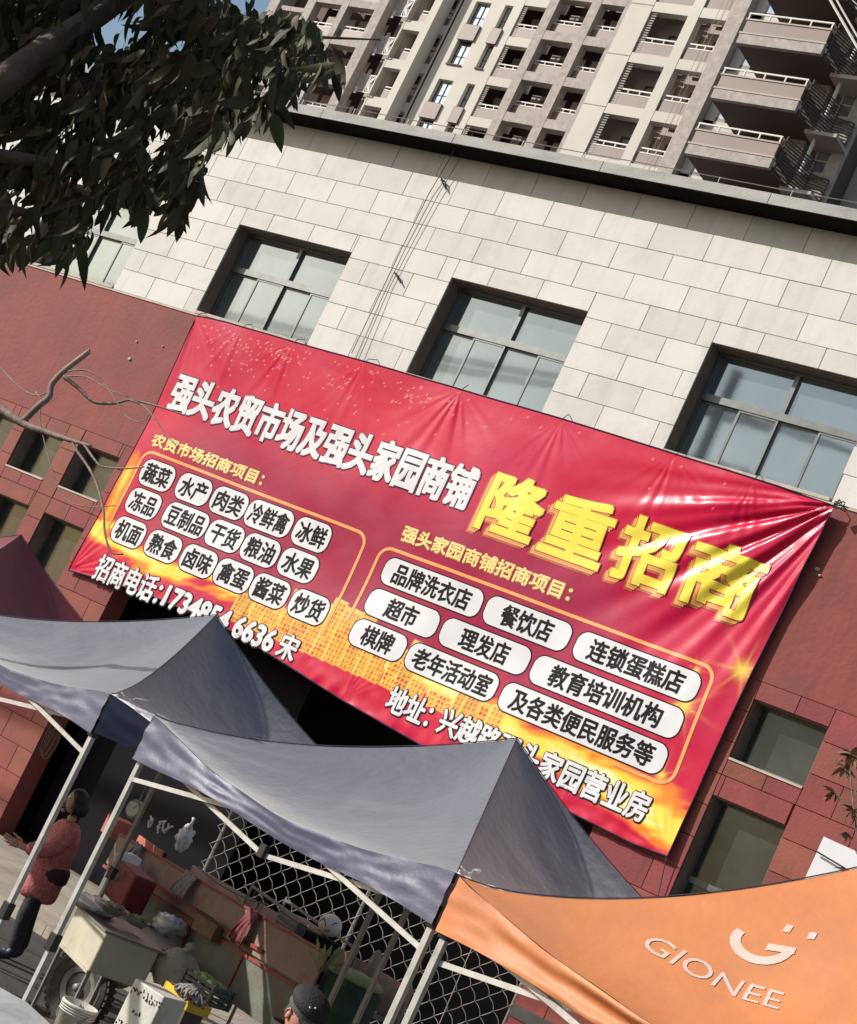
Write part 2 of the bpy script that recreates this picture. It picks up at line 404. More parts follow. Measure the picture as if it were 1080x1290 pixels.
# --- upper windows
def upper_window(x0, x1, z0, z1):
    r = .30; w = x1 - x0
    f = MB(); ya, yb = D + r - .05, D + r + .03
    fr = .05
    f.box(x0 + .002, x0 + fr, ya, yb, z0 + .002, z1 - .002); f.box(x1 - fr, x1 - .002, ya, yb, z0 + .002, z1 - .002)
    f.box(x0 + fr, x1 - fr, ya, yb, z1 - fr, z1 - .002); f.box(x0 + fr, x1 - fr, ya, yb, z0 + .002, z0 + fr)
    zt_ = z0 + (z1 - z0) * .595
    f.box(x0 + fr, x1 - fr, ya - .012, yb, zt_ - .045, zt_ + .045)
    xm = (x0 + x1) / 2
    f.box(xm - .028, xm + .028, ya, yb, zt_ + .045, z1 - fr)
    win = bpart(f, 'window_frame', MT['frame'])
    for a, b in ((x0 + fr, xm - .028), (xm + .028, x1 - fr)):
        MB().box(a, b, yb - .03, yb - .022, zt_ + .045, z1 - fr).build('pane', MT['glass'], win)
    # four sashes in two planes
    q = (w - 2 * fr) / 4
    for k in range(4):
        a = x0 + fr + q * k; b = a + q
        dy = .034 if k in (0, 2) else 0.0
        s = MB(); e = .026
        s.box(a, a + e, ya + dy, ya + dy + .03, z0 + fr, zt_ - .045); s.box(b - e, b, ya + dy, ya + dy + .03, z0 + fr, zt_ - .045)
        s.box(a + e, b - e, ya + dy, ya + dy + .03, zt_ - .045 - e, zt_ - .045); s.box(a + e, b - e, ya + dy, ya + dy + .03, z0 + fr, z0 + fr + e)
        s.build('sash', MT['frame'], win)
        MB().box(a + e, b - e, ya + dy + .012, ya + dy + .018, z0 + fr + e, zt_ - .045 - e).build('pane', MT['glass'], win)
    # reveal linings, 3 mm thick, set just inside the opening
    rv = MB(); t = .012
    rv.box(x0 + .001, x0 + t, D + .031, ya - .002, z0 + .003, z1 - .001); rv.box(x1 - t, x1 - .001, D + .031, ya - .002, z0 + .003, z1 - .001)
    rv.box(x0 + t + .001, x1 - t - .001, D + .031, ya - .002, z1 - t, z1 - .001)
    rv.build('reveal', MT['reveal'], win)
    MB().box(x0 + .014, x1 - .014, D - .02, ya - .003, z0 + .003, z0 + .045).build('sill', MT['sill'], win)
for a, b in upw: upper_window(a, b, WB, WT)
def lower_window(x0, x1, z0, z1, transom=None):
    r = .24; f = MB(); ya, yb = D + r, D + r + .05; fr = .035
    f.box(x0 + .002, x0 + fr, ya, yb, z0 + .03, z1 - .002); f.box(x1 - fr, x1 - .002, ya, yb, z0 + .03, z1 - .002)
    f.box(x0 + fr, x1 - fr, ya, yb, z1 - fr, z1 - .002); f.box(x0 + fr, x1 - fr, ya, yb, z0 + .03, z0 + .03 + fr)
    if transom:
        f.box(x0 + fr, x1 - fr, ya - .02, yb, transom - .035, transom + .035)
        xm = (x0 + x1) / 2; f.box(xm - .02, xm + .02, ya, yb, z0 + .03 + fr, transom - .035)
    w = bpart(f, 'window_frame', MT['frame'])
    MB().box(x0 + fr, x1 - fr, ya + .02, ya + .028, (transom or z0) + .036, z1 - fr).build('pane', MT['darkglass'], w)
    if transom: 
        xm = (x0 + x1) / 2
        MB().box(x0 + fr, xm - .02, ya + .02, ya + .028, z0 + .065, transom - .035).build('pane', MT['darkglass'], w)
        MB().box(xm + .02, x1 - fr, ya + .02, ya + .028, z0 + .065, transom - .035).build('pane', MT['darkglass'], w)
    MB().box(x0 + .004, x1 - .004, D - .012, ya - .002, z0 + .002, z0 + .028).build('sill', MT['sill'], w)
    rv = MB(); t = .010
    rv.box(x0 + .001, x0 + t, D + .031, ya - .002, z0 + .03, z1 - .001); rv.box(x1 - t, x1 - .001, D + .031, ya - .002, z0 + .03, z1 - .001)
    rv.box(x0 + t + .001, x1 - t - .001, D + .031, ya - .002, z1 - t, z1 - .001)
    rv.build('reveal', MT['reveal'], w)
for a, b in loww:
    lower_window(a, b, *LS); lower_window(a, b, *LB, transom=3.16)
# dark rooms behind the panes and the big opening
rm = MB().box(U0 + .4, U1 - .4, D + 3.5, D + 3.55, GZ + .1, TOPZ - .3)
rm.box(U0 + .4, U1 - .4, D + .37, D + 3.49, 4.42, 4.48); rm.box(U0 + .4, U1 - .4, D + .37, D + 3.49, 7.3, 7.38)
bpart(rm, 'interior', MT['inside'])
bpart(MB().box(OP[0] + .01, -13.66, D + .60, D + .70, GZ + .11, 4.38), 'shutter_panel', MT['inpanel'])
# dark strip laid on the red wall as the painted shade of a slot
bpart(MB().box(OP[1] + .01, -6.2, D - .014, D - .002, .99 + .0, 1.125), 'slot_shade_strip', MT['joint'])
# small chips and fixings on the red plaster
for px, py, s in ((163, 452, .035), (172, 430, .018), (205, 436, .018), (1030, 717, .03), (1033, 725, .02), (112, 440, .016)):
    p = at(px, py, D - .01)
    c = MB().ellipsoid((0, 0, 0), s, .012, s * .7, 8, 5)
    o = c.build('wall_chip', MT['sill'], bld); o.location = bld_off + p

# wires down the facade
def wire(name, pts, r, label, m='cable', group=None, cat='cable'):
    return MB().tube(pts, r, 6).build(name, MT[m], label=label, cat=cat, group=group)
def sagline(a, b, sag, n=14):
    a = Vector(a); b = Vector(b)
    return [a.lerp(b, i / n) + Vector((0, 0, -sag * 4 * (i / n) * (1 - i / n))) for i in range(n + 1)]
p0 = at(590, 158, D - OV - .02)
wire('facade_cable', [at(583, 166, D - OV - .03), at(566, 201, D - .06), at(541, 243, D - .04), at(510, 305, D - .03), at(478, 372, D - .03), at(443, 445, D - .05)], .006,
     'dark cable hanging down the cream wall, nearer the left of the pair')
wire('facade_cable', [at(596, 168, D - OV - .03), at(578, 202, D - .06), at(553, 244, D - .04), at(520, 306, D - .03), at(492, 360, D - .03), at(452, 452, D - .05)], .005,
     'dark cable hanging down the cream wall, nearer the middle window')
for a in (((556, 225), (561, 229), (562, 238), (556, 226)), ((497, 343), (502, 348), (505, 356), (498, 344))):
    wire('cable_clip', [at(x, y, D - .045) for x, y in a], .012, 'black hook clipped on the cables at the %s of the cream wall' % ('top' if a[0][1] < 300 else 'middle'), 'black', cat='clip')

# ================================================================== BANNER
BY = D - .16
ban = thing('advertising_banner', 'big red and gold printed banner with white Chinese lettering stretched over the facade', 'banner', (-12.8, BY, 5.4))
bo = Vector((12.8, -BY, -5.4))
def edge(pts, x):
    for (a, za), (b, zb) in zip(pts, pts[1:]):
        if x <= b: 
            t = (x - a) / (b - a); return za + (zb - za) * t
    return pts[-1][1]
TOPE = [(-17.82, 7.53), (-17.2, 7.56), (-15.5, 7.565), (-13.25, 7.60), (-11.5, 7.60), (-9.76, 7.575), (-8.4, 7.56), (-7.68, 7.53)]
BOTE = [(-17.93, 3.46), (-17.2, 3.53), (-16.2, 3.60), (-14.72, 3.60), (-13.6, 3.48), (-12.65, 3.37), (-11.13, 3.25), (-9.29, 3.275), (-8.3, 3.24), (-7.86, 3.27)]
ties = [(-17.82, 7.53, 1.0, 270), (-16.9, 7.56, .35, 270), (-15.9, 7.57, .45, 270), (-14.6, 7.58, .40, 285), (-13.0, 7.60, .8, 275), (-11.4, 7.60, .5, 290), (-9.75, 7.57, .6, 285),
        (-8.7, 7.56, .5, 290), (-7.68, 7.53, 1.9, 215), (-7.86, 3.27, .7, 140), (-9.3, 3.27, .3, 90), (-11.1, 3.25, .35, 90), (-12.65, 3.37, .4, 90), (-14.7, 3.6, .4, 90), (-17.93, 3.46, .7, 45)]
def wrinkle(x, z):
    d = 0
    for i, (tx, tz, a, ang) in enumerate(ties):
        dx, dz = x - tx, z - tz; r = math.hypot(dx, dz) + 1e-4
        if r > 4: continue
        th = math.degrees(math.atan2(dz, dx)) % 360
        da = (th - ang + 180) % 360 - 180
        if abs(da) > 80: continue
        env = math.exp(-r / (.55 + .5 * a)) * min(1, r / .25) * (math.cos(R(da) * 1.1) ** 2)
        n1 = math.sin(da * .22 * (1 + .1 * i) + i * 1.7) + .6 * math.sin(da * .47 + i)
        d += .008 * a * env * n1
        # one sharp fold
        f = math.exp(-(da / 5.5) ** 2) * math.exp(-r / (.5 + .6 * a)) * min(1, r / .2)
        d += .014 * a * f
    if x > -11:                                   # long folds fanning out from the upper right corner
        dx, dz = x + 7.55, z - 7.62; r = math.hypot(dx, dz); th = math.degrees(math.atan2(dz, dx)) % 360
        env = max(0, 1 - abs(r - 1.3) / 2.2) * (1 / (1 + math.exp((th - 262) / 4))) * (1 / (1 + math.exp((188 - th) / 3)))
        d += env * (.018 * math.sin(th * .42) + .008 * math.sin(th * .95 + 2) + .014 * math.sin(th * .23))
    n = noise.noise(Vector((x * .55, z * .7, 1.3)))
    d += .055 * n + .016 * noise.noise(Vector((x * 1.7 + z * .8, z * 1.5, 5.1))) 
    edgef = math.exp(-(z - edge(BOTE, x)) / .25)
    d += .020 * edgef * noise.noise(Vector((x * 6, z * 5, 9))) 
    return d
def by(x, z):
    t = (z - 3.3) / 4.3
    belly = .05 * math.sin(math.pi * max(0, min(1, t))) 
    return BY + .07 * (1 - t) + belly - wrinkle(x, z)
NU, NV = 500, 214
gx = np.linspace(0, 1, NU + 1); gz = np.linspace(0, 1, NV + 1)
XL = lambda t: -17.93 + (-17.82 + 17.93) * t + .06 * math.sin(math.pi * t)
XR = lambda t: -7.86 + (-7.68 + 7.86) * t - .05 * math.sin(math.pi * t)
verts = []; faces = []
for j in range(NV + 1):
    t = j / NV; xl, xr = XL(t), XR(t)
    for i in range(NU + 1):
        x = xl + (xr - xl) * gx[i]; zb, ztp = edge(BOTE, x), edge(TOPE, x); z = zb + (ztp - zb) * t
        verts.append((x, by(x, z), z))
for j in range(NV):
    for i in range(NU):
        a = j * (NU + 1) + i; faces.append((a, a + 1, a + NU + 2, a + NU + 1))
me = bpy.data.meshes.new('printed_sheet'); me.from_pydata(verts, [], faces)
me.polygons.foreach_set('use_smooth', [True] * len(me.polygons))
# the printed picture: crimson ground, flame band, golden skyline, sparks and confetti (flat print, stored per vertex)
rng = np.random.default_rng(4)
P = np.array(verts); X, Z = P[:, 0], P[:, 2]
def vnoise(x, y, seed):
    r = np.random.default_rng(seed); g = r.random((64, 64))
    xi = np.floor(x).astype(int); yi = np.floor(y).astype(int); fx = x - xi; fy = y - yi
    fx = fx * fx * (3 - 2 * fx); fy = fy * fy * (3 - 2 * fy)
    G = lambda a, b: g[a % 64, b % 64]
    return (G(xi, yi) * (1 - fx) + G(xi + 1, yi) * fx) * (1 - fy) + (G(xi, yi + 1) * (1 - fx) + G(xi + 1, yi + 1) * fx) * fy
fb = lambda x, y, s: .5 * vnoise(x, y, s) + .3 * vnoise(x * 2.1, y * 2.1, s + 1) + .2 * vnoise(x * 4.3, y * 4.3, s + 2)
sm = lambda a, b, v: np.clip((v - a) / (b - a), 0, 1) ** 2 * (3 - 2 * np.clip((v - a) / (b - a), 0, 1))
col = np.zeros((len(P), 3))
crim = np.array((.52, .004, .062)); plum = np.array((.27, .007, .060)); bright = np.array((.60, .004, .036))
k = np.clip(fb(X * .5, Z * .6, 3) * 1.3 - .2, 0, 1)[:, None]
inner = (sm(-17.6, -16.4, X) * (1 - sm(-10.5, -8.6, X)) * sm(3.9, 4.6, Z) * (1 - sm(5.6, 6.6, Z)))[:, None]
col = crim * (1 - k) + bright * k
col = col * (1 - inner * .75) + plum * inner * .75
# flame band
ctr = np.where(X < -14.5, 4.12 - .05 * (X + 17.9) + .05 * np.sin(X * 2.0), 0) 
ctr = np.where(X >= -14.5, 3.95 + .10 * np.sin((X + 14.5) * .9) - .16 * np.clip(X + 9.6, 0, 3), ctr)
wid = np.where(X < -14.5, .19 - .02 * (X + 17.9), .17 + .05 * np.clip(X + 11.5, 0, 4))
wid = np.clip(wid, .12, .34)
n1 = fb(X * 1.1 + Z * .5, Z * 4.5 - X * 1.0, 11) - .5
dd = (Z - ctr + n1 * .45) / wid
fl = .93 * np.exp(-dd ** 2 * 1.5)
lf = .7 * np.exp(-((X + 17.72) / .13) ** 2) * sm(3.9, 4.4, Z) * (1 - sm(5.0, 5.7, Z)) * (.4 + fb(X * 3, Z * 2, 21))
fl = np.clip(np.maximum(fl, lf), 0, 1)
orange = np.array((.86, .22, .02)); yel = np.array((.95, .66, .08)); pale = np.array((.98, .85, .42))
a1 = sm(.15, .50, fl)[:, None]; a2 = sm(.50, .85, fl)[:, None]; a3 = sm(.86, 1.0, fl * (.7 + .5 * fb(X * 2, Z * 7, 31)))[:, None]
col = col * (1 - a1) + orange * a1; col = col * (1 - a2) + yel * a2; col = col * (1 - a3) + pale * a3
# skyline
bx = -14.9
while bx < -10.5:
    w = rng.uniform(.13, .30); pk = math.exp(-((bx + 13.1) / .9) ** 2)
    h = 3.98 + rng.uniform(.05, .35) + .35 * pk * rng.uniform(.6, 1) - (.12 if bx > -12 else 0)
    m_ = (X > bx) & (X < bx + w) & (Z < h) & (Z > 3.72)
    edgem = m_ & ((X < bx + .022) | (Z > h - .03))
    cell = m_ & (((X - bx) % .062) > .036) & ((Z % .064) > .030) & ~edgem
    tone = rng.uniform(.75, 1.0)
    col[m_] = np.array((.86, .47, .07)) * tone
    col[cell] = np.array((.52, .07, .03)); col[edgem] = np.array((.93, .66, .16)) * tone
    bx += w + rng.uniform(-.02, .03)
# two star bursts, gold confetti along the top left
for sx, sz, rr in ((-7.93, 5.46, .30), (-8.40, 4.86, .28), (-8.44, 5.28, .10), (-8.32, 4.05, .16), (-16.1, 4.55, .07), (-15.2, 4.62, .07), (-14.1, 4.55, .06)):
    r = np.hypot(X - sx, Z - sz); th = np.arctan2(Z - sz, X - sx)
    s = np.exp(-(r / (rr * .33)) ** 2) + np.exp(-r / (rr * .55)) * np.clip(np.cos(th * 7 + rr * 50), 0, 1) ** 6 * .8
    s = np.clip(s, 0, 1)[:, None]; col = col * (1 - s) + np.array((.97, .66, .12)) * s
for _ in range(200):
    cx_ = rng.choice([-17.2, -16.6, -16.0, -14.7, -13.6]) + rng.normal(0, .28) if rng.random() < .8 else rng.uniform(-17.6, -9)
    cz_ = 7.48 - abs(rng.normal(0, .28)) if rng.random() < .85 else 7.4 - rng.random() * 1.2
    i = int(round((cx_ + 17.87) / 10.15 * NU)); j = int(round((cz_ - 3.45) / 4.12 * NV))
    if 0 < i < NU - 1 and 0 < j < NV - 1:
        v = j * (NU + 1) + i; c = (.95, .66, .30) if rng.random() < .6 else (.95, .55, .50)
        col[v] = .45 * col[v] + .55 * np.array(c)
ca = me.color_attributes.new('print', 'FLOAT_COLOR', 'POINT')
ca.data.foreach_set('color', np.concatenate([col, np.ones((len(P), 1))], 1).astype(np.float32).ravel())
pmt = bpy.data.materials.new('printed_vinyl'); pmt.use_nodes = True
nt = pmt.node_tree; b = nt.nodes['Principled BSDF']; at_ = nt.nodes.new('ShaderNodeAttribute'); at_.attribute_name = 'print'
nt.links.new(at_.outputs['Color'], b.inputs['Base Color']); b.inputs['Roughness'].default_value = .30; b.inputs['Specular IOR Level'].default_value = .42
g = nt.nodes.new('ShaderNodeNewGeometry'); nn = nt.nodes.new('ShaderNodeTexNoise'); nn.inputs['Scale'].default_value = 5; nn.inputs['Detail'].default_value = 4
nt.links.new(g.outputs['Position'], nn.inputs['Vector']); bp = nt.nodes.new('ShaderNodeBump'); bp.inputs['Strength'].default_value = .12; bp.inputs['Distance'].default_value = .03
nt.links.new(nn.outputs['Fac'], bp.inputs['Height']); nt.links.new(bp.outputs[0], b.inputs['Normal'])
me.materials.append(pmt)
sheet = link('printed_sheet', me, ban, bo)
# black webbing hem and ties
hm = MB()
for tt in (0, 1):
    pts = []
    for i in range(0, NU + 1, 5):
        v = verts[(NV if tt else 0) * (NU + 1) + i]; pts.append((v[0], v[1] + .004, v[2]))
    hm.tube(pts, .012, 6)
hm.tube([(verts[j * (NU + 1) + NU][0], verts[j * (NU + 1) + NU][1] + .003, verts[j * (NU + 1) + NU][2]) for j in range(0, NV + 1, 6)], .010, 6)
hm.tube([(verts[j * (NU + 1)][0], verts[j * (NU + 1)][1] + .003, verts[j * (NU + 1)][2]) for j in range(0, NV + 1, 6)], .010, 6)
hm.build('hem_cord', MT['outline'], ban, loc=bo)
for tx, tz, a, ang in ties:
    if tz > 7:
        y = by(tx, tz)
        MB().tube([(tx, y, tz - .02), (tx + .02, y + .02, tz + .05), (tx + random.uniform(-.05, .05), D - .005, tz + .12)], .006, 5).build('tie_cord', MT['cable'], ban, loc=bo)
kn = MB()
for i in range(7):
    a = i * .9; kn.tube([(-7.68, BY - .01, 7.53), (-7.62 + .06 * math.cos(a), BY - .03, 7.55 + .06 * math.sin(a)), (-7.56 + .05 * math.cos(a * 2), BY, 7.55 + .05 * math.sin(a * 1.3))], .007, 5)
kn.build('knot', MT['cable'], ban, loc=bo)
MB().tube([(-7.87, by(-7.87, 3.3), 3.28), (-7.80, D - .05, 2.9), (-7.70, D - .03, 2.3)], .006, 5).build('tie_cord', MT['cable'], ban, loc=bo)

def text_geo(s, off=0.0, res=3):
    c = bpy.data.curves.new('t', 'FONT'); c.body = s; c.offset = off; c.resolution_u = res
    o = bpy.data.objects.new('t', c); COL.objects.link(o)
    dg = bpy.context.evaluated_depsgraph_get()
    m = bpy.data.meshes.new_from_object(o.evaluated_get(dg))
    bpy.data.objects.remove(o); bpy.data.curves.remove(c)
    return m
def text_box(s):
    """glyph box without the bold offset, so fills and outlines line up"""
    m = text_geo(s); xs = [v.co.x for v in m.vertices]; ys = [v.co.y for v in m.vertices]
    bpy.data.meshes.remove(m); return min(xs), max(xs), min(ys), max(ys)
def lettering(s, x0, x1, z0, z1, bold, layer, m, parent, name='lettering', dx=0, dz=0, maxlen=.055, square=False):
    """flat print; bold (metres) thickens the strokes with copies shifted round a circle, each 0.2 mm below the last"""
    bx0, bx1, by0, by1 = text_box(s)
    msh = text_geo(s)
    bm = bmesh.new(); bm.from_mesh(msh); bpy.data.meshes.remove(msh)
    for v in bm.verts:
        v.co.x, v.co.z = x0 + bold * .6 + (v.co.x - bx0) / (bx1 - bx0) * (x1 - x0 - bold * 1.2) + dx, z0 + bold * .6 + (v.co.y - by0) / (by1 - by0) * (z1 - z0 - bold * 1.2) + dz
        v.co.y = 0
    for _ in range(4):
        es = [e for e in bm.edges if e.calc_length() > maxlen]
        if not es: break
        bmesh.ops.subdivide_edges(bm, edges=es, cuts=1)
        bmesh.ops.triangulate(bm, faces=[f for f in bm.faces if len(f.verts) > 3])
    bm.verts.index_update()
    base = [(v.co.x, v.co.z) for v in bm.verts]; fs = [tuple(v.index for v in f.verts) for f in bm.faces]; bm.free()
    mb = MB(); shifts = [(0, 0)]
    if bold > 0:
        n = 8 if bold < .03 else 12
        shifts += [(bold * math.cos(2 * math.pi * i / n), bold * math.sin(2 * math.pi * i / n)) for i in range(n)]
        if square: shifts = [(0, 0)] + [(a * bold, b * bold) for a in (-1, -.33, .33, 1) for b in (-1, -.33, .33, 1)]
        elif bold > .028: shifts += [(bold * .5 * math.cos(2 * math.pi * i / 6), bold * .5 * math.sin(2 * math.pi * i / 6)) for i in range(6)]
    for q, (sx, sz) in enumerate(shifts):
        n0 = len(mb.v)
        for x, z in base: mb.v.append((x + sx, by(x + sx, z + sz) - layer + q * .0001, z + sz))
        mb.f += [tuple(i + n0 for i in f) for f in fs]
    return mb.build(name, m, parent, loc=bo if parent is ban else None)
def pill(x0, x1, zc, h, text, tw, th):
    rad = min(.155, h * .38)
    def shape(e, layer, m, name, parent):
        a, b = x0 - e, x1 + e; hh = h / 2 + e; r = rad + e; xs = [a]
        n = 7
        xs = [a + r * (1 - math.cos(math.pi / 2 * i / n)) for i in range(n + 1)]
        k = max(2, int((b - a - 2 * r) / .06)); xs += [a + r + (b - a - 2 * r) * i / k for i in range(1, k)]
        xs += [b - r * (1 - math.cos(math.pi / 2 * i / n)) for i in range(n, -1, -1)]
        mb = MB(); NVv = 6
        for x in xs:
            q = min(x - a, b - x); q = max(0, min(q, r)); hz = hh - r + math.sqrt(max(0, r * r - (r - q) ** 2))
            for j in range(NVv + 1):
                z = zc - hz + 2 * hz * j / NVv; mb.v.append((x, by(x, z) - layer, z))
        for i in range(len(xs) - 1):
            for j in range(NVv):
                p = i * (NVv + 1) + j; mb.f.append((p, p + NVv + 1, p + NVv + 2, p + 1))
        o = mb.build(name, m, parent, smooth=True)
        if parent is ban: o.location = bo
        return o
    body = shape(0, .0050, MT['white'], 'label_panel', ban)
    shape(.016, .0028, MT['ink'], 'label_border', body)
    xc = (x0 + x1) / 2
    lettering(text, xc - tw / 2, xc + tw / 2, zc - th / 2, zc + th / 2, .008, .0072, MT['ink'], body)
def row(zc, items, w2, h=.385):
    for t, xc in items:
        n = len(t); w = {2: .635, 3: .82}[n]
        pill(xc - w / 2, xc + w / 2, zc, h, t, {2: .50, 3: .70}[n], .285)
row(5.165, (('蔬菜', -17.18), ('水产', -16.45), ('肉类', -15.77), ('冷鲜禽', -15.02), ('冰鲜', -14.24)), 0)
row(4.725, (('冻品', -17.18), ('豆制品', -16.33), ('干货', -15.57), ('粮油', -14.91), ('水果', -14.23)), 0)
row(4.275, (('机面', -17.18), ('熟食', -16.47), ('卤味', -15.78), ('禽蛋', -15.12), ('酱菜', -14.46), ('炒货', -13.76)), 0)
for t, a, b_, z, cw in (('品牌洗衣店', -12.95, -11.38, 5.09, .245), ('餐饮店', -11.31, -10.08, 5.09, .245), ('连锁蛋糕店', -9.98, -8.32, 5.08, .255),
                    ('超市', -12.97, -11.84, 4.655, .245), ('理发店', -11.77, -10.45, 4.65, .245), ('教育培训机构', -10.38, -8.33, 4.635, .255),
                    ('棋牌', -12.97, -12.12, 4.225, .245), ('老年活动室', -12.06, -10.70, 4.215, .235), ('及各类便民服务等', -10.61, -8.34, 4.20, .245)):
    pill(a, b_, z, .355, t, cw * len(t), .27)
def outlined(s, x0, x1, z0, z1, bold, rim, fill, edgem, layer=.002, ml=.055):
    o = lettering(s, x0, x1, z0, z1, bold, layer + .0055, fill, ban, 'title_lettering', maxlen=ml, square=bold > .017)
    lettering(s, x0 - rim * .6, x1 + rim * .6, z0 - rim * .6, z1 + rim * .6, bold + rim, layer + .0025, edgem, o, 'lettering_outline', dx=.004, dz=-.004, maxlen=ml)
    return o
outlined('强头农贸市场及强头家园商铺', -17.62, -12.16, 6.115, 6.68, .018, .018, MT['white'], MT['outline'])
outlined('农贸市场招商项目：', -17.56, -15.40, 5.535, 5.73, .007, .010, MT['cream'], MT['dprint'])
outlined('强头家园商铺招商项目：', -12.90, -10.30, 5.50, 5.71, .007, .010, MT['cream'], MT['dprint'])
outlined('招商电话：', -17.45, -16.12, 3.49, 3.87, .010, .016, MT['white'], MT['ink'])
outlined('1734854 6636', -16.03, -14.00, 3.535, 3.835, .016, .018, MT['white'], MT['ink'])
outlined('宋', -13.91, -13.60, 3.53, 3.87, .010, .016, MT['white'], MT['ink'])
outlined('地址：', -12.03, -11.36, 3.47, 3.80, .010, .016, MT['white'], MT['ink'])
outlined('兴越路强头家园营业房', -11.22, -8.29, 3.475, 3.815, .010, .016, MT['white'], MT['ink'])
# the four big gold characters with a stepped orange side
for ch, a, b_ in (('隆', -11.93, -11.10), ('重', -10.99, -10.12), ('招', -9.97, -9.16), ('商', -9.02, -8.12)):
    o = lettering(ch, a, b_, 5.97, 6.75, .024, .0170, MT['yellow'], ban, 'title_lettering', maxlen=.06, square=True)
    lettering(ch, a - .008, b_ + .008, 5.962, 6.758, .032, .0145, MT['dprint'], o, 'lettering_outline', maxlen=.055, square=True)
    for q in range(1, 4):
        lettering(ch, a, b_, 5.97, 6.75, .026, .0135 - q * .0030, MT['oprint'] if q < 3 else MT['dprint'], o, 'lettering_side', dx=-.024 * q, dz=-.028 * q, maxlen=.06, square=True)
def ribbon(pts, w, layer, m, name):
    # resample
    out = [Vector(pts[0])]
    for p, q in zip(pts, pts[1:]):
        p, q = Vector(p), Vector(q); n = max(1, int((q - p).length / .06))
        out += [p.lerp(q, i / n) for i in range(1, n + 1)]
    mb = MB()
    for i, p in enumerate(out):
        d = out[min(i + 1, len(out) - 1)] - out[max(0, i - 1)]; d.normalize(); nrm = Vector((-d.y, d.x))
        for s in (-1, 1):
            q = p + nrm * w / 2 * s; mb.v.append((q.x, by(q.x, q.y) - layer, q.y))
    for i in range(len(out) - 1): mb.f.append((2 * i, 2 * i + 1, 2 * i + 3, 2 * i + 2))
    return mb.build(name, m, ban, loc=bo)
def arc(cx_, cz_, r, a0, a1, n=8): return [(cx_ + r * math.cos(R(a0 + (a1 - a0) * i / n)), cz_ + r * math.sin(R(a0 + (a1 - a0) * i / n))) for i in range(n + 1)]
ribbon([(-17.60, 4.20)] + arc(-17.42, 5.28, .17, 180, 90) + arc(-13.56, 5.25, .17, 90, 0) + [(-13.36, 4.02)], .042, .0045, MT['oprint'], 'printed_frame')
ribbon([(-13.10, 4.30)] + arc(-12.94, 5.19, .17, 180, 90) + arc(-8.38, 5.20, .17, 90, 0) + arc(-8.34, 4.14, .17, 0, -90) + [(-8.9, 3.965)], .042, .0045, MT['oprint'], 'printed_frame')

# ================================================================== RESIDENTIAL TOWERS (far behind)
SF, SN = 4.573, 3.76            # scale of the facade-plane readings for the far and the near tower
def tower(name, label, S, loc=None):
    T = D * S
    th = thing(name, label, 'building', (-16 * S, T, GZ))
    off = Vector((16 * S, -T, -GZ))
    X_ = lambda x: x * S
    Z_ = lambda z: CZ + (z - CZ) * S
    def part(mb, nm, m, parent=None, **kw):
        o = mb.build(nm, m, parent or th, **kw)
        if parent is None: o.location = off
        return o
    return th, part, X_, Z_, T
# ---- far tower, storeys 0.645 apart in facade-plane readings (2.95 m)
ft, fpart, FX, FZ, FT = tower('apartment_tower', 'far cream apartment tower with speckled stone frames and pale lattice screens, left behind the roof', SF)
FP = .6445
ZT = 14.0; ZB = 10.2
def facegrid(part, XF, ZF, T, x0, x1, cols, pitch, tops, hgt, zlo, zhi, m, name, proud=0.0, thick=.5):
    """a wall face built as piers and spandrels around a regular field of openings"""
    mb = MB(); y0, y1 = T - proud, T - proud + thick
    xs = [x0]
    for a, b in cols: xs += [a, b]
    xs.append(x1)
    for i in range(0, len(xs), 2): mb.box(XF(xs[i]), XF(xs[i + 1]), y0, y1, ZF(zlo), ZF(zhi))
    for a, b in cols:
        z = zhi
        for t in tops:
            mb.box(XF(a), XF(b), y0 + .02, y1, ZF(t), ZF(z)); z = t - hgt
        mb.box(XF(a), XF(b), y0 + .02, y1, ZF(zlo), ZF(z))
    return part(mb, name, m)
_meshcache = {}
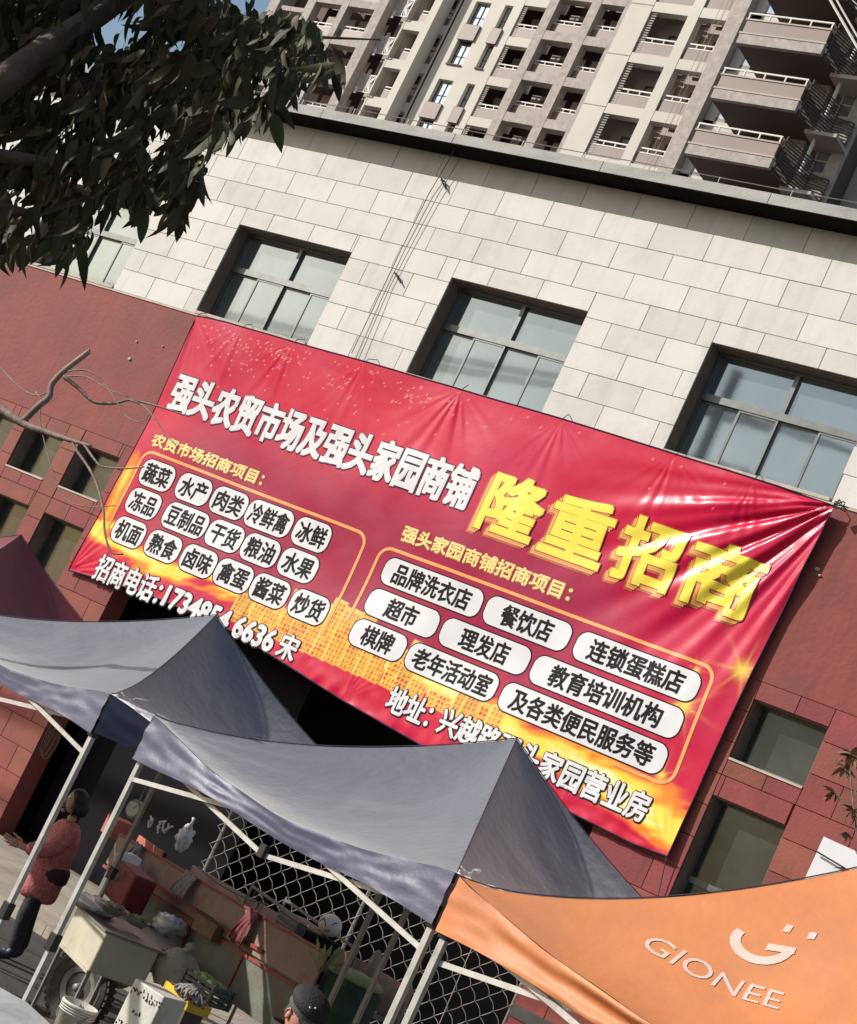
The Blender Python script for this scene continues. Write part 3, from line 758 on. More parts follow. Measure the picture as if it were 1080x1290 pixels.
def loggia(part, parent, XF, ZF, T, S, a, b, top, hgt, louver=None, panel=.30, pm='tpanel', seed=0):
    """parapet panel, rail and louvers set in one opening; shared meshes for alike openings"""
    w = (b - a) * S; h = hgt * S; key = (round(w, 1), round(h, 1), louver, panel, pm)
    if key not in _meshcache:
        p = MB().box(-w / 2 + .02, w / 2 - .02, 0, .12, 0, h * panel)
        lip = MB().box(-w / 2 - .05, w / 2 + .05, -.06, .16, -.10, -.005)
        r = MB(); zr = h * (panel + .13)
        r.box(-w / 2 + .03, w / 2 - .03, .02, .09, zr - .04, zr + .03)
        r.box(-w / 2 + .03, w / 2 - .03, .02, .09, h * panel + .03, h * panel + .09)
        n = 3
        for i in range(n + 1):
            x = -w / 2 + .08 + (w - .16) * i / n; r.box(x - .025, x + .025, .025, .085, h * panel + .09, zr - .04)
        l = None
        if louver:
            l = MB(); xs = (-w / 2 + .02, -w / 2 + .36) if louver == 'L' else (w / 2 - .36, w / 2 - .02)
            k = 0; z = .06
            while z < h - .05: l.box(xs[0], xs[1], -.01, .05, z, z + .06); z += .14
            l = l.mesh('louver', MT['speck'])
        bk = MB().box(-w / 2 - .1, w / 2 + .1, 1.5, 1.55, 0, h)
        dr = MB().box(-w * .22, -w * .18, 1.38, 1.46, .0, h * .82).box(w * .20, w * .24, 1.38, 1.46, .0, h * .82).box(-w * .22, w * .24, 1.38, 1.46, h * .82, h * .85)
        _meshcache[key] = (p.mesh('parapet_panel', MT[pm]), lip.mesh('parapet_lip', MT['tbrown']), r.mesh('railing', MT['trail']), l, bk.mesh('balcony_back', MT['tdark']), dr.mesh('door_frame', MT['tbrown']))
    ms = _meshcache[key]
    loc = Vector((XF((a + b) / 2), T, ZF(top) - h)) + parent.off
    for nm, me in zip(('parapet_panel', 'parapet_lip', 'railing', 'louver', 'balcony_back', 'door_frame'), ms):
        if me is None: continue
        link(nm, me, parent.o, loc)
class Par: pass
fp = Par(); fp.o = ft; fp.off = Vector((16 * SF, -FT, -GZ))
np_ = Par()
f_tops = [12.728 + FP * k for k in (2, 1, 0, -1, -2)]
# module A
colsA = [(-18.51, -17.99), (-17.87, -17.34)]
facegrid(fpart, FX, FZ, FT, -18.67, -17.16, colsA, FP, f_tops, .52, ZB, ZT + .2, MT['speck'], 'stone_frame', proud=.9, thick=.7)
for a, b in colsA:
    for t in f_tops: loggia(fpart, fp, FX, FZ, FT - .6, SF, a, b, t, .52)
# ends left of module A: shaded return with slab edges and a pale blue-grey edge strip
mb = MB().box(FX(-19.42), FX(-18.68), FT + 1.2, FT + 1.6, FZ(ZB), FZ(13.3))
fpart(mb, 'recess_wall', MT['tbrown'])
for k in range(6):
    z = 11.98 + FP * (k - 2); fpart(MB().box(FX(-19.25), FX(-18.68), FT - .4, FT + 1.15, FZ(z) - .25, FZ(z) + .1), 'slab_edge', MT['speck'])
fpart(MB().box(FX(-19.55), FX(-19.36), FT - .3, FT + 1.1, FZ(ZB), FZ(13.25)), 'edge_pier', MT['speck'])
# dark strip with lattice screens between A and D
fpart(MB().box(FX(-17.155), FX(-16.80), FT + .9, FT + 1.2, FZ(ZB), FZ(ZT + .2)), 'recess_wall', MT['tdark'])
lat = MB()
for i in range(9):
    for s_ in (-1, 1):
        x = -.75 + 1.5 * i / 8
        lat.bar((max(-.75, min(.75, x - .55 * s_)), 0, -.62), (max(-.75, min(.75, x + .55 * s_)), 0, .62), .045, .04)
for z in (-.64, .64): lat.box(-.8, .8, -.02, .03, z - .03, z + .03)
for x in (-.8, .8): lat.box(x - .03, x + .03, -.021, .031, -.67, .67)
lat_m = lat.mesh('lattice_screen', MT['trail'])
for k in range(5):
    z = 11.62 + FP * k
    link('lattice_screen', lat_m, ft, Vector((FX(-17.02), FT - .2, FZ(z - .0))) + fp.off)
# column D with white slab bands, openings with louvers at the right
d_tops = [12.594 + .6415 * k for k in (2, 1, 0, -1, -2)]
facegrid(fpart, FX, FZ, FT, -16.90, -16.02, [(-16.87, -16.09)], FP, d_tops, .485, ZB, ZT + .2, MT['conc'], 'cream_wall')
for t in d_tops: loggia(fpart, fp, FX, FZ, FT + .25, SF, -16.72, -16.09, t, .485, louver='R')
# deep pilaster
fpart(MB().box(FX(-16.11) - .95, FX(-15.975) - .95, FT - 1.05, FT + .02, FZ(ZB), FZ(ZT + .2)), 'pilaster', MT['conc'])
# bay wall with windows in pairs of storeys
f1, f2 = (-15.80, -15.53), (-15.285, -15.14)
w_tops = [(13.195 + 1.283 * k) for k in (0, -1, -2)]
mb = MB(); y0, y1 = FT, FT + .4
mb.box(FX(-16.05), FX(f1[0]), y0, y1, FZ(ZB), FZ(ZT + .2)); mb.box(FX(f1[1]), FX(f2[0]), y0, y1, FZ(ZB), FZ(ZT + .2)); mb.box(FX(f2[1]), FX(-15.0), y0, y1, FZ(ZB), FZ(ZT + .2))
for a, b in (f1, f2):
    z = ZT + .2
    for t in w_tops: mb.box(FX(a), FX(b), y0, y1, FZ(t), FZ(z)); z = t - 1.03
fpart(mb, 'cream_wall', MT['conc'])
for a, b in (f1, f2):
    for t in w_tops:
        for q, (zt_, zb_) in enumerate(((t, t - .385), (t - .65, t - 1.03))):
            xm = FX(a) + (FX(b) - FX(a)) * .52
            w = fpart(MB().box(FX(a), FX(a) + .08, y0 + .3, y0 + .36, FZ(zb_), FZ(zt_)).box(xm - .04, xm + .04, y0 + .28, y0 + .38, FZ(zb_), FZ(zt_)).box(FX(a), FX(b), y0 - .1, y0 + .39, FZ(zb_) - .1, FZ(zb_) - .002).box(FX(a), FX(b), y0 + .3, y0 + .36, FZ(zb_) + .7, FZ(zb_) + .76), 'window_frame', MT['tbrown'])
            MB().box(FX(a) + .08, FX(b), y0 + .32, y0 + .33, FZ(zb_), FZ(zt_)).build('pane', MT['tglass'], w)
            if q == 0: fpart(MB().box(FX(a) - .06, FX(b) + .06, y0 - .14, y0 + .2, FZ(t - .64), FZ(t - .395)), 'spandrel_panel', MT['tpanel'])
# columns G1 | G2 G3 in speckled frame
g_tops = [12.588 + .6455 * k for k in (2, 1, 0, -1, -2)]
facegrid(fpart, FX, FZ, FT, -15.0, -14.53, [(-14.985, -14.532)], FP, g_tops, .51, ZB, ZT + .2, MT['conc'], 'cream_wall')
for t in g_tops: loggia(fpart, fp, FX, FZ, FT + .1, SF, -14.99, -14.53, t, .51, louver='L')
h_tops = [12.713 + .648 * k for k in (2, 1, 0, -1, -2)]
facegrid(fpart, FX, FZ, FT, -14.53, -12.9, [(-14.38, -13.85), (-13.70, -13.31)], FP, h_tops, .51, ZB, ZT + .2, MT['speck'], 'stone_frame', proud=.35, thick=.7)
for a, b in ((-14.38, -13.85), (-13.70, -13.31)):
    for t in h_tops: loggia(fpart, fp, FX, FZ, FT, SF, a, b, t, .51)
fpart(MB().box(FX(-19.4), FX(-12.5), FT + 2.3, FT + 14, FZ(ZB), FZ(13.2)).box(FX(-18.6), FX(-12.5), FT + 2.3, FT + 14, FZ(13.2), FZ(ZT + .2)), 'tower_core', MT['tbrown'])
fpart(MB().box(FX(-19.0), FX(-12.6), FT + 1.0, FT + 14, GZ, FZ(ZB) - .02), 'tower_base', MT['conc'])
fpart(MB().box(FX(-18.7), FX(-12.5), FT - .5, FT + 14, FZ(ZT + .2) + .01, FZ(ZT + .2) + 1.0), 'roof_parapet', MT['conc'])

# ---- near tower
ntw, npart, NX, NZ, NT = tower('apartment_tower', 'nearer cream apartment tower with three stacked brown balconies, right behind the roof', SN)
npp = Par(); npp.o = ntw; npp.off = Vector((16 * SN, -NT, -GZ))
NPz = .785; n_tops = [11.817 + NPz * k for k in (4, 3, 2, 1, 0, -1)]; ZB2 = 10.0; ZT2 = 15.1
facegrid(npart, NX, NZ, NT, -13.31, -11.78, [(-12.95, -12.37), (-12.21, -11.79)], NPz, n_tops, .635, ZB2, ZT2, MT['conc'], 'cream_wall')
for t in n_tops:
    loggia(npart, npp, NX, NZ, NT + .1, SN, -12.95, -12.37, t, .635, louver='L', panel=.27); loggia(npart, npp, NX, NZ, NT + .1, SN, -12.21, -11.79, t, .635, panel=.27)
for k in range(7):                                   # joint lines between storeys
    z = 11.90 + NPz * (k - 2)
    npart(MB().box(NX(-13.309), NX(-12.96), NT - .02, NT - .004, NZ(z), NZ(z) + .04), 'wall_joint', MT['speck'])
npart(MB().box(NX(-11.776), NX(-11.555), NT - .06, NT + .6, NZ(ZB2), NZ(ZT2)), 'pilaster', MT['speck'])
# balcony bay
PR = 2.7; SB = (NT - PR) / D                           # balcony fronts stand this far forward
BX = lambda x: x * SB
BZ = lambda z: CZ + (z - CZ) * SB
bx0, bx1 = BX(-11.52), BX(-10.31)
rear = NT + 1.6
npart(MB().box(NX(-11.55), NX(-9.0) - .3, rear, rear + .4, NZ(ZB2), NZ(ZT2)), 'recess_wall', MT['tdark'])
for k in range(-2, 4):
    z0 = 11.452 + .82 * k
    zs = BZ(z0); zp = BZ(z0 + .14)
    s_ = npart(MB().box(bx0, bx1, NT - PR, NT - PR + .25, zs, zp), 'balcony_slab', MT['speck'])
    MB().box(bx0 + .001, bx1 + .0, NT - PR + .251, rear - .01, zs, zs + .28).build('slab_underside', MT['tbrown'], s_)
    pn = npart(MB().box(bx0 + .05, bx1 - .02, NT - PR + .04, NT - PR + .2, zp + .10, BZ(z0 + .345)), 'balcony_panel', MT['tpanel'])
    MB().box(bx0 - .06, bx1 + .05, NT - PR - .03, NT - PR + .24, zp + .003, zp + .09).box(bx0 - .02, bx1 + .02, NT - PR - .0, NT - PR + .24, BZ(z0 + .345) + .002, BZ(z0 + .345) + .08).build('panel_trim', MT['tdark'], pn)
    MB().box(bx1 - .10, bx1 - .001, NT - PR + .25, NT - .3, zp + .09, BZ(z0 + .345)).build('side_panel', MT['tbrown'], pn)
    rl = MB(); zr = BZ(z0 + .45)
    rl.box(bx0, bx1, NT - PR + .03, NT - PR + .10, zr - .035, zr + .035)
    for i in range(5):
        x = bx0 + .06 + (bx1 - bx0 - .12) * (i / 4); rl.box(x - .03, x + .03, NT - PR + .03, NT - PR + .10, BZ(z0 + .345) + .08, zr - .035)
    rl.box(bx1 - .08, bx1 - .01, NT - PR + .10, NT - .4, zr - .035, zr + .035)
    npart(rl, 'balcony_railing', MT['trail'])
    # window at the back left, white door post
    zb = BZ(z0 + .14) + .2; zt_ = zb + 2.15
    wx0, wx1 = NX(-11.55) + .55, NX(-11.55) + 1.75
    wf = npart(MB().box(wx0, wx0 + .1, NT + .5, NT + .6, zb, zt_).box(wx1 - .1, wx1, NT + .5, NT + .6, zb, zt_).box((wx0 + wx1) / 2 - .04, (wx0 + wx1) / 2 + .04, NT + .5, NT + .6, zb, zt_).box(wx0, wx1, NT + .48, NT + .62, zt_, zt_ + .12), 'window_frame', MT['tdark'])
    MB().box(wx0 + .1, wx1 - .1, NT + .54, NT + .55, zb, zt_).build('pane', MT['tglass'], wf)
    npart(MB().box(NX(-11.55) + .002, wx0, NT + .5, NT + .7, zs + .3, zt_ + .6).box(wx0, wx1, NT + .5, NT + .7, zt_ + .13, zt_ + .6).box(wx1 + .02, wx1 + .65, NT + .5, NT + .7, zs + .3, zt_ + .6), 'cream_wall', MT['conc'])
    # louvred screen to the right of the balcony, bent round the air conditioner ledge
    lv = MB(); a = Vector((bx1 + .12, NT - PR + .25, 0)); b_ = Vector((bx1 + .9, NT - .6, 0)); c_ = Vector((bx1 + 1.7, NT - .25, 0))
    z = zs - .1
    while z < zs + 1.75:
        lv.bar(a + Vector((0, 0, z)), b_ + Vector((0, 0, z)), .05, .055); z += .15
    z = zs - .1
    while z < zs + 1.1:
        lv.bar(b_ + Vector((0, 0, z)), c_ + Vector((0, 0, z)), .05, .055); z += .15
    for q, zz in ((a, 1.8), (a.lerp(b_, .5), 1.8), (b_, 1.8), (c_, 1.15)): lv.bar(q + Vector((0, .05, zs - .15)), q + Vector((0, .05, zs + zz)), .06, .06)
    npart(lv, 'louvre_screen', MT['tbrown'])
    npart(MB().box(bx1 + .15, bx1 + 1.75, NT - 1.4, NT + .3, zs - .30, zs - .12), 'equipment_ledge', MT['tdark'])
    # right-hand window in the speckled wall
    wz = BZ(z0 + .14) + .9; a, b2 = NX(-9.98), NX(-9.60)
    wf = npart(MB().box(a, b2, NT + .18, NT + .24, wz + .75, wz + .82).box((a + b2) / 2 - .03, (a + b2) / 2 + .03, NT + .18, NT + .24, wz, wz + 2.0).box(a - .1, b2 + .22, NT - .30, NT + .19, wz - .22, wz - .05), 'window_frame', MT['tdark'])
    MB().box(a, b2, NT + .21, NT + .22, wz, wz + 2.0).build('pane', MT['tglass'], wf)
mb = MB()
mb.box(NX(-10.35), NX(-9.98), NT, NT + .3, NZ(ZB2), NZ(ZT2)); mb.box(NX(-9.60), NX(-9.43), NT, NT + .3, NZ(ZB2), NZ(ZT2))
z = NZ(ZB2)
for k in range(-2, 4):
    wz = BZ(11.452 + .82 * k + .14) + .9
    mb.box(NX(-9.98), NX(-9.60), NT + .01, NT + .3, z, wz - .002); z = wz + 2.0
mb.box(NX(-9.98), NX(-9.60), NT + .01, NT + .3, z, NZ(ZT2))
npart(mb, 'stone_wall', MT['speck'])
npart(MB().tube([(bx1 + .55, NT - .9, NZ(ZB2)), (bx1 + .55, NT - .9, NZ(ZT2))], .09, 8), 'downpipe', MT['trail'])
npart(MB().box(NX(-9.43) - .3, NX(-9.43), NT + .301, NT + 16, NZ(ZB2), NZ(ZT2)), 'side_wall', MT['tbrown'])
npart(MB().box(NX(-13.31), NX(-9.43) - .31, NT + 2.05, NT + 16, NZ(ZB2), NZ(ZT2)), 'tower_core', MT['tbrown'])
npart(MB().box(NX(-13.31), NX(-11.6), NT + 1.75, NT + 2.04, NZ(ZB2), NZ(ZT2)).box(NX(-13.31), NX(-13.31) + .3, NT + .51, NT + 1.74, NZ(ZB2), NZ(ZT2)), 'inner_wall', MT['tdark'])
npart(MB().box(NX(-13.31), NX(-9.43), NT + .1, NT + 16, GZ, NZ(ZB2) - .02), 'tower_base', MT['conc'])
npart(MB().box(NX(-13.31), NX(-9.43), NT - .2, NT + 16, NZ(ZT2) + .01, NZ(ZT2) + 1.1), 'roof_parapet', MT['conc'])
# thin drop wires on the near tower
for x in (-11.97, -11.90): npart(MB().tube([(NX(x), NT - .15, NZ(ZB2)), (NX(x) + .2, NT - .15, NZ(ZT2))], .012, 4), 'drop_wire', MT['tdark'])
# taut pale cable pair crossing the upper right corner
wire('overhead_cable', [at(1030, -30, 30), at(1052, 10, 30), at(1095, 85, 30)], .030, 'thick pale cable crossing the upper right corner, left of its pair', 'trail', 'overhead cables')
wire('overhead_cable', [at(1038, -30, 30.2), at(1060, 10, 30.2), at(1103, 85, 30.2)], .022, 'thick pale cable crossing the upper right corner, right of its pair', 'trail', 'overhead cables')

# ================================================================== TENTS
TU = Vector((-.966, .259, 0)); TV = Vector((.259, .966, 0))
EAVE, PEAK, VALZ = 2.50, 3.33, 2.22
PKO = 3.69           # the orange tent stands taller
def canopy_pt(near, sg, face, s, t, sag=.17, ridge=1.55, side=3.0):
    """face 0: street side, from near to left; 1: side from near to back; 2, 3 the far ones. s along the eave, t up to the peak"""
    N = Vector((near[0], near[1], 0)); L = N + TU * side * sg; Rr = N + TV * side; B = L + TV * side
    A, Bq = [(N, L), (N, Rr), (Rr, B), (L, B)][face]
    C = (N + B) / 2
    e = A.lerp(Bq, s)
    p = e.lerp(C, t)
    edge_sag = sag * math.sin(math.pi * s) * (1 - t) ** 1.5
    z = EAVE + ((PKO if sg < 0 else PEAK) - EAVE) * (t ** ridge) - edge_sag
    bill = -.06 * math.sin(math.pi * s) * math.sin(math.pi * t)          # panels sink between the ridges
    rr = math.hypot(p.x - C.x, p.y - C.y)
    nz = (.020 * noise.noise(Vector((p.x * 2.2, p.y * 2.2, z))) + .008 * noise.noise(Vector((p.x * 7, p.y * 7, z * 3)))) * math.sin(math.pi * min(1, t * 1.1)) * math.sin(math.pi * s)
    # creases gathered at the corners and along the hem
    for q in (s, 1 - s):
        dq = math.hypot(q * 3, t * 1.6)
        nz += .010 * math.exp(-dq / .45) * math.sin(math.atan2(t * 1.6, q * 3 + .02) * 13 + sg) * min(1, dq / .12)
    nz += .005 * math.sin(s * 23 + 2 * math.sin(t * 4)) * math.exp(-t / .14) * math.sin(math.pi * s)
    return Vector((p.x, p.y, z + bill + nz))
def tent(name, label, near, sg, m, vm=None, folds=0.0, moved={}):
    th = thing(name, label, 'canopy tent', (near[0], near[1], GZ), group='pop up market tents in a row')
    off = Vector((-near[0], -near[1], -GZ))
    N = Vector((near[0], near[1], 0)); corners = [N, N + TU * 3 * sg, N + TV * 3, N + TU * 3 * sg + TV * 3]
    for f in range(4):
        MB().grid(lambda s, t: canopy_pt(near, sg, f, s, min(t, .999)), 44, 36).build('canopy_panel', m, th, smooth=True, loc=off)
        A, Bq = [(0, 1), (0, 2), (2, 3), (1, 3)][f]
        outn = ((corners[A] + corners[Bq]) / 2 - (corners[0] + corners[3]) / 2).normalized()
        def val(s, t, f=f, outn=outn):
            top = canopy_pt(near, sg, f, s, 0)
            w = math.sin(math.pi * s)
            z = top.z + (VALZ + .015 * math.sin(s * 11 + f) - top.z) * t
            o = .012 + .012 * noise.noise(Vector((s * 16, t * 4, f))) + (.035 * math.sin(s * 9 + 1 + f * 2) + folds * math.sin(t * 9 + s * 3) * .5) * t * w + folds * .6 * math.sin(t * math.pi * 2.2 + s * 2) * w
            p = top + outn * o; p.z = z
            return p
        MB().grid(val, 64, 12).build('valance', vm or m, th, smooth=True, loc=off)
    # ridge seams
    for f, s in ((0, 0), (0, 1), (2, 0), (2, 1)):
        MB().tube([canopy_pt(near, sg, f, s, k / 16) + Vector((0, 0, .006)) for k in range(17)], .0035, 5).build('ridge_seam', MT['seam'], th, loc=off)
    C = (corners[0] + corners[3]) / 2
    MB().tube([C + Vector((0, 0, PEAK - .75)), C + Vector((0, 0, (PKO if sg < 0 else PEAK) - .02))], .018, 8).build('centre_pole', MT['poledull'], th, loc=off)
    for ci, c in enumerate(corners):
        q = c + (C - c).normalized() * .05
        if ci in moved: q = Vector((moved[ci].x, moved[ci].y, 0))
        pm_ = MT['poledull'] if ci in moved else MT['pole']
        lg = MB().box(q.x - .019, q.x + .019, q.y - .019, q.y + .019, GZ + 1.26, EAVE - .06)
        o = bevelled(lg, 'leg', pm_, th, .004, 1, loc=off)
        MB().box(q.x - .014, q.x + .014, q.y - .014, q.y + .014, GZ + .012, GZ + 1.259).build('lower_leg', pm_, o)
        bevelled(MB().box(q.x - .032, q.x + .032, q.y - .032, q.y + .032, GZ + 1.22, GZ + 1.33), 'leg_sleeve', MT['black'], o, .006, 1)
        bevelled(MB().box(q.x - .030, q.x + .030, q.y - .030, q.y + .030, VALZ - .02, VALZ + .10), 'top_bracket', MT['black'], o, .006, 1)
        MB().box(q.x - .05, q.x + .05, q.y - .05, q.y + .05, GZ + .001, GZ + .011).build('foot_plate', MT['poledull'], o)
    for A, Bq in ((0, 1),):
        a, b = corners[A], corners[Bq]; a = a + (C - a).normalized() * .06; b = b + (C - b).normalized() * .06
        hi, lo = VALZ + .08, VALZ - .13
        for k in range(2):
            p = a.lerp(b, k / 2); q = a.lerp(b, (k + 1) / 2); n = (q - p).normalized().cross(Vector((0, 0, 1))) * .014
            MB().bar(p + n + Vector((0, 0, hi if k == 0 else lo)), q + n + Vector((0, 0, lo if k == 0 else hi)), .012, .028).build('truss_bar', MT['pole'], th, loc=off)
            MB().bar(p - n + Vector((0, 0, lo if k == 0 else hi)), q - n + Vector((0, 0, hi if k == 0 else lo)), .012, .028).build('truss_bar', MT['pole'], th, loc=off)
        m_ = a.lerp(b, .5)
        bevelled(MB().box(m_.x - .025, m_.x + .025, m_.y - .025, m_.y + .025, lo - .02, lo + .06), 'truss_joint', MT['black'], th, .005, 1, loc=off)
    return th, off
N2 = (-4.41, 7.70); N1 = (-7.74, 8.50); N0 = (N1[0] + TU.x * 3.4, N1[1] + TU.y * 3.4); NO = (-4.24, 7.46)
tent('canopy_tent', 'grey navy tent, its peak in front of the banner address line', N2, 1, MT['tarp'], MT['valance'], moved={3: at(519, 1134, 11.37)})
tent('canopy_tent', 'grey navy tent, its peak in front of the banner phone number', N1, 1, MT['tarp'], MT['valance'], moved={2: at(487, 1108, 11.4), 3: at(208, 962, 12.1)})
tent('canopy_tent', 'dark red tent, mostly cut off by the left edge', N0, 1, MT['tarpred'], moved={2: Vector((-12.6, 11.0, 0)), 3: Vector((-13.3, 12.4, 0))})
ot, ooff = tent('canopy_tent', 'orange tent with white GIONEE lettering at the lower right', NO, -1, MT['orange'], folds=.03)
# white print on the orange tent's street face
def on_tent(px, py):
    """point on the orange tent's street face seen at (px, py)"""
    best = None
    for i in range(61):
        for j in range(61):
            p = canopy_pt(NO, -1, 0, i / 60, j / 60); c = p - Vector((0, 0, CZ))
            w = sum(CR[2][k] * c[k] for k in range(3)); u = 540 + 2200 * sum(CR[0][k] * c[k] for k in range(3)) / w; v = 645 + 2200 * sum(CR[1][k] * c[k] for k in range(3)) / w
            d = (u - px) ** 2 + (v - py) ** 2
            if best is None or d < best[0]: best = (d, i / 60, j / 60)
    return best[1], best[2]
def tent_text(txt, q0, q1, q2, name, bold=0):
    """txt laid on the face; q0 lower left, q1 lower right, q2 upper left as (s, t)"""
    bx0, bx1, by0, by1 = text_box(txt); msh = text_geo(txt, bold)
    bm = bmesh.new(); bm.from_mesh(msh); bpy.data.meshes.remove(msh)
    for v in bm.verts:
        a = (v.co.x - bx0) / (bx1 - bx0); b = (v.co.y - by0) / (by1 - by0)
        s = q0[0] + (q1[0] - q0[0]) * a + (q2[0] - q0[0]) * b; t = q0[1] + (q1[1] - q0[1]) * a + (q2[1] - q0[1]) * b
        v.co = Vector((s, t, 0))
    for _ in range(3):
        bmesh.ops.subdivide_edges(bm, edges=[e for e in bm.edges if e.calc_length() > .014], cuts=1)
        bmesh.ops.triangulate(bm, faces=[f for f in bm.faces if len(f.verts) > 3])
    nrm = Vector((-.12, -.5, .86))
    for v in bm.verts: v.co = canopy_pt(NO, -1, 0, v.co.x, v.co.y) + nrm * .004
    me = bpy.data.meshes.new(name); bm.to_mesh(me); bm.free(); me.materials.append(mat('pale_tent_lettering', (.62, .50, .43), (.56, .43, .36), 5, .5))
    link(name, me, ot, ooff)
MT['tentprint'] = mat('pale_tent_print', (.62, .50, .43), (.56, .43, .36), 5, .5)
def tlerp(q0, q1, q2, a, b): return (q0[0] + (q1[0] - q0[0]) * a + (q2[0] - q0[0]) * b, q0[1] + (q1[1] - q0[1]) * a + (q2[1] - q0[1]) * b)
tent_text('GIONEE', (.19, .27), (.53, .35), (.155, .335), 'lettering')
def tent_shape(polys, name):
    mb = MB()
    for poly in polys:                         # poly: two matching rows of (s, t) points
        a, b = poly; n0 = len(mb.v); n = len(a)
        for p, q in zip(a, b):
            for w in (p, q):
                v = canopy_pt(NO, -1, 0, *w) + Vector((-.12, -.5, .86)) * .004; mb.v.append(tuple(v))
        for i in range(n - 1): mb.f.append((n0 + 2 * i, n0 + 2 * i + 1, n0 + 2 * i + 3, n0 + 2 * i + 2))
    mb.build(name, MT['tentprint'], ot, loc=ooff)
def st(px, py): return on_tent(px, py)
# emblem: an open ring with a bar at its right end and two small squares, as printed
o_, i_ = [], []
for k in range(13):
    a = R(150 + 190 * k / 12)
    o_.append((960 + 42 * math.cos(a) * 1.0 + 4, 1186 - 27 * math.sin(a) + 8 * math.cos(a))); i_.append((962 + 28 * math.cos(a), 1184 - 15 * math.sin(a) + 6 * math.cos(a)))
cen = st(962, 1186); dsx = Vector(st(1002, 1198)) - Vector(cen); dsy = Vector(st(950, 1212)) - Vector(cen)   # local print axes
def em(u, v): return (cen[0] + dsx[0] * u + dsy[0] * v, cen[1] + dsx[1] * u + dsy[1] * v)
ring_o = [em(math.cos(R(-150 + 175 * k / 14 * -1)) * .98, -math.sin(R(-150 - 175 * k / 14 * 1)) * 1.0) for k in range(15)]
ring_o = []; ring_i = []
for k in range(15):
    a = R(195 - 190 * k / 14)
    ring_o.append(em(1.0 * math.cos(a), .98 * math.sin(a))); ring_i.append(em(.70 * math.cos(a), .62 * math.sin(a)))
tent_shape([(ring_o, ring_i), ([em(.12, .02), em(1.0, .02)], [em(.12, .30), em(1.0, .30)]),
            ([em(.28, -.92), em(.52, -.92)], [em(.28, -.58), em(.52, -.58)]), ([em(1.15, -.72), em(1.42, -.72)], [em(1.15, -.42), em(1.42, -.42)])], 'emblem')

# ================================================================== FENCE in the opening
fn = thing('chain_link_fence', 'pale wide-mesh chain link fence closing the dark opening under the banner', 'fence', (-11.3, D + .10, GZ))
fo = Vector((11.3, -D - .10, -GZ))
cw, ch_ = .262, .242
x0f, x1f = -13.62, -8.90
nw = int((x1f - x0f) / (cw / 2)); zlo, zhi = GZ + .12, 1.95
for k in range(nw + 1):
    pts = []; z = zlo; j = 0
    xc = x0f + cw / 2 * k
    while z < zhi:
        xa = xc + (cw / 4 if (j + k) % 2 else -cw / 4); xb = xc + (cw / 4 if (j + 1 + k) % 2 else -cw / 4)
        for q in range(5):
            t = q / 5; bulge = .022 * math.sin(math.pi * t)
            yy = D + .10 + .035 * noise.noise(Vector((xc * .8, z * .9, 2))) + (.004 if k % 2 else -.004)
            pts.append((xa + (xb - xa) * t + bulge, yy, z + ch_ / 2 * t + bulge * .6))
        z += ch_ / 2; j += 1
    MB().tube(pts, .0050, 5).build('mesh_wire', MT['wire'], fn, loc=fo)
for x in (-13.6, -11.25, -8.93):
    MB().tube([(x, D + .13, GZ + .1), (x, D + .13, 2.1)], .024, 10).build('fence_post', MT['poledull'], fn, loc=fo)
MB().tube([(-9.62, D + .07, GZ + .1), (-9.66, D + .08, 1.5), (-9.64, D + .09, 1.95)], .006, 5).build('tension_wire', MT['wire'], fn, loc=fo)

# ================================================================== SKINNED FIGURES
def skin(name, pts, edges, m, parent, root=0, sub=2, loc=None):
    """pts: [(x, y, z, r) or (x, y, z, rx, ry)] grown into one continuous surface"""
    me = bpy.data.meshes.new(name); me.from_pydata([p[:3] for p in pts], edges, [])
    o = bpy.data.objects.new(name, me); COL.objects.link(o)
    md = o.modifiers.new('skin', 'SKIN'); md.use_smooth_shade = True
    sv = me.skin_vertices[0].data
    for i, p in enumerate(pts):
        sv[i].radius = (p[3], p[4] if len(p) > 4 else p[3]); sv[i].use_root = (i == root)
    s2 = o.modifiers.new('sub', 'SUBSURF'); s2.levels = sub; s2.render_levels = sub
    dg = bpy.context.evaluated_depsgraph_get()
    nm = bpy.data.meshes.new_from_object(o.evaluated_get(dg)); o.modifiers.clear(); o.data = nm; bpy.data.meshes.remove(me)
    nm.materials.clear(); nm.materials.append(m); nm.polygons.foreach_set('use_smooth', [True] * len(nm.polygons))
    o.parent = parent
    if loc is not None: o.location = loc
    return o
def chain(pts, edges, seq):
    i0 = None
    for p in seq:
        if isinstance(p, int): i0 = p; continue
        pts.append(p)
        if i0 is not None: edges.append((i0, len(pts) - 1))
        i0 = len(pts) - 1
    return i0
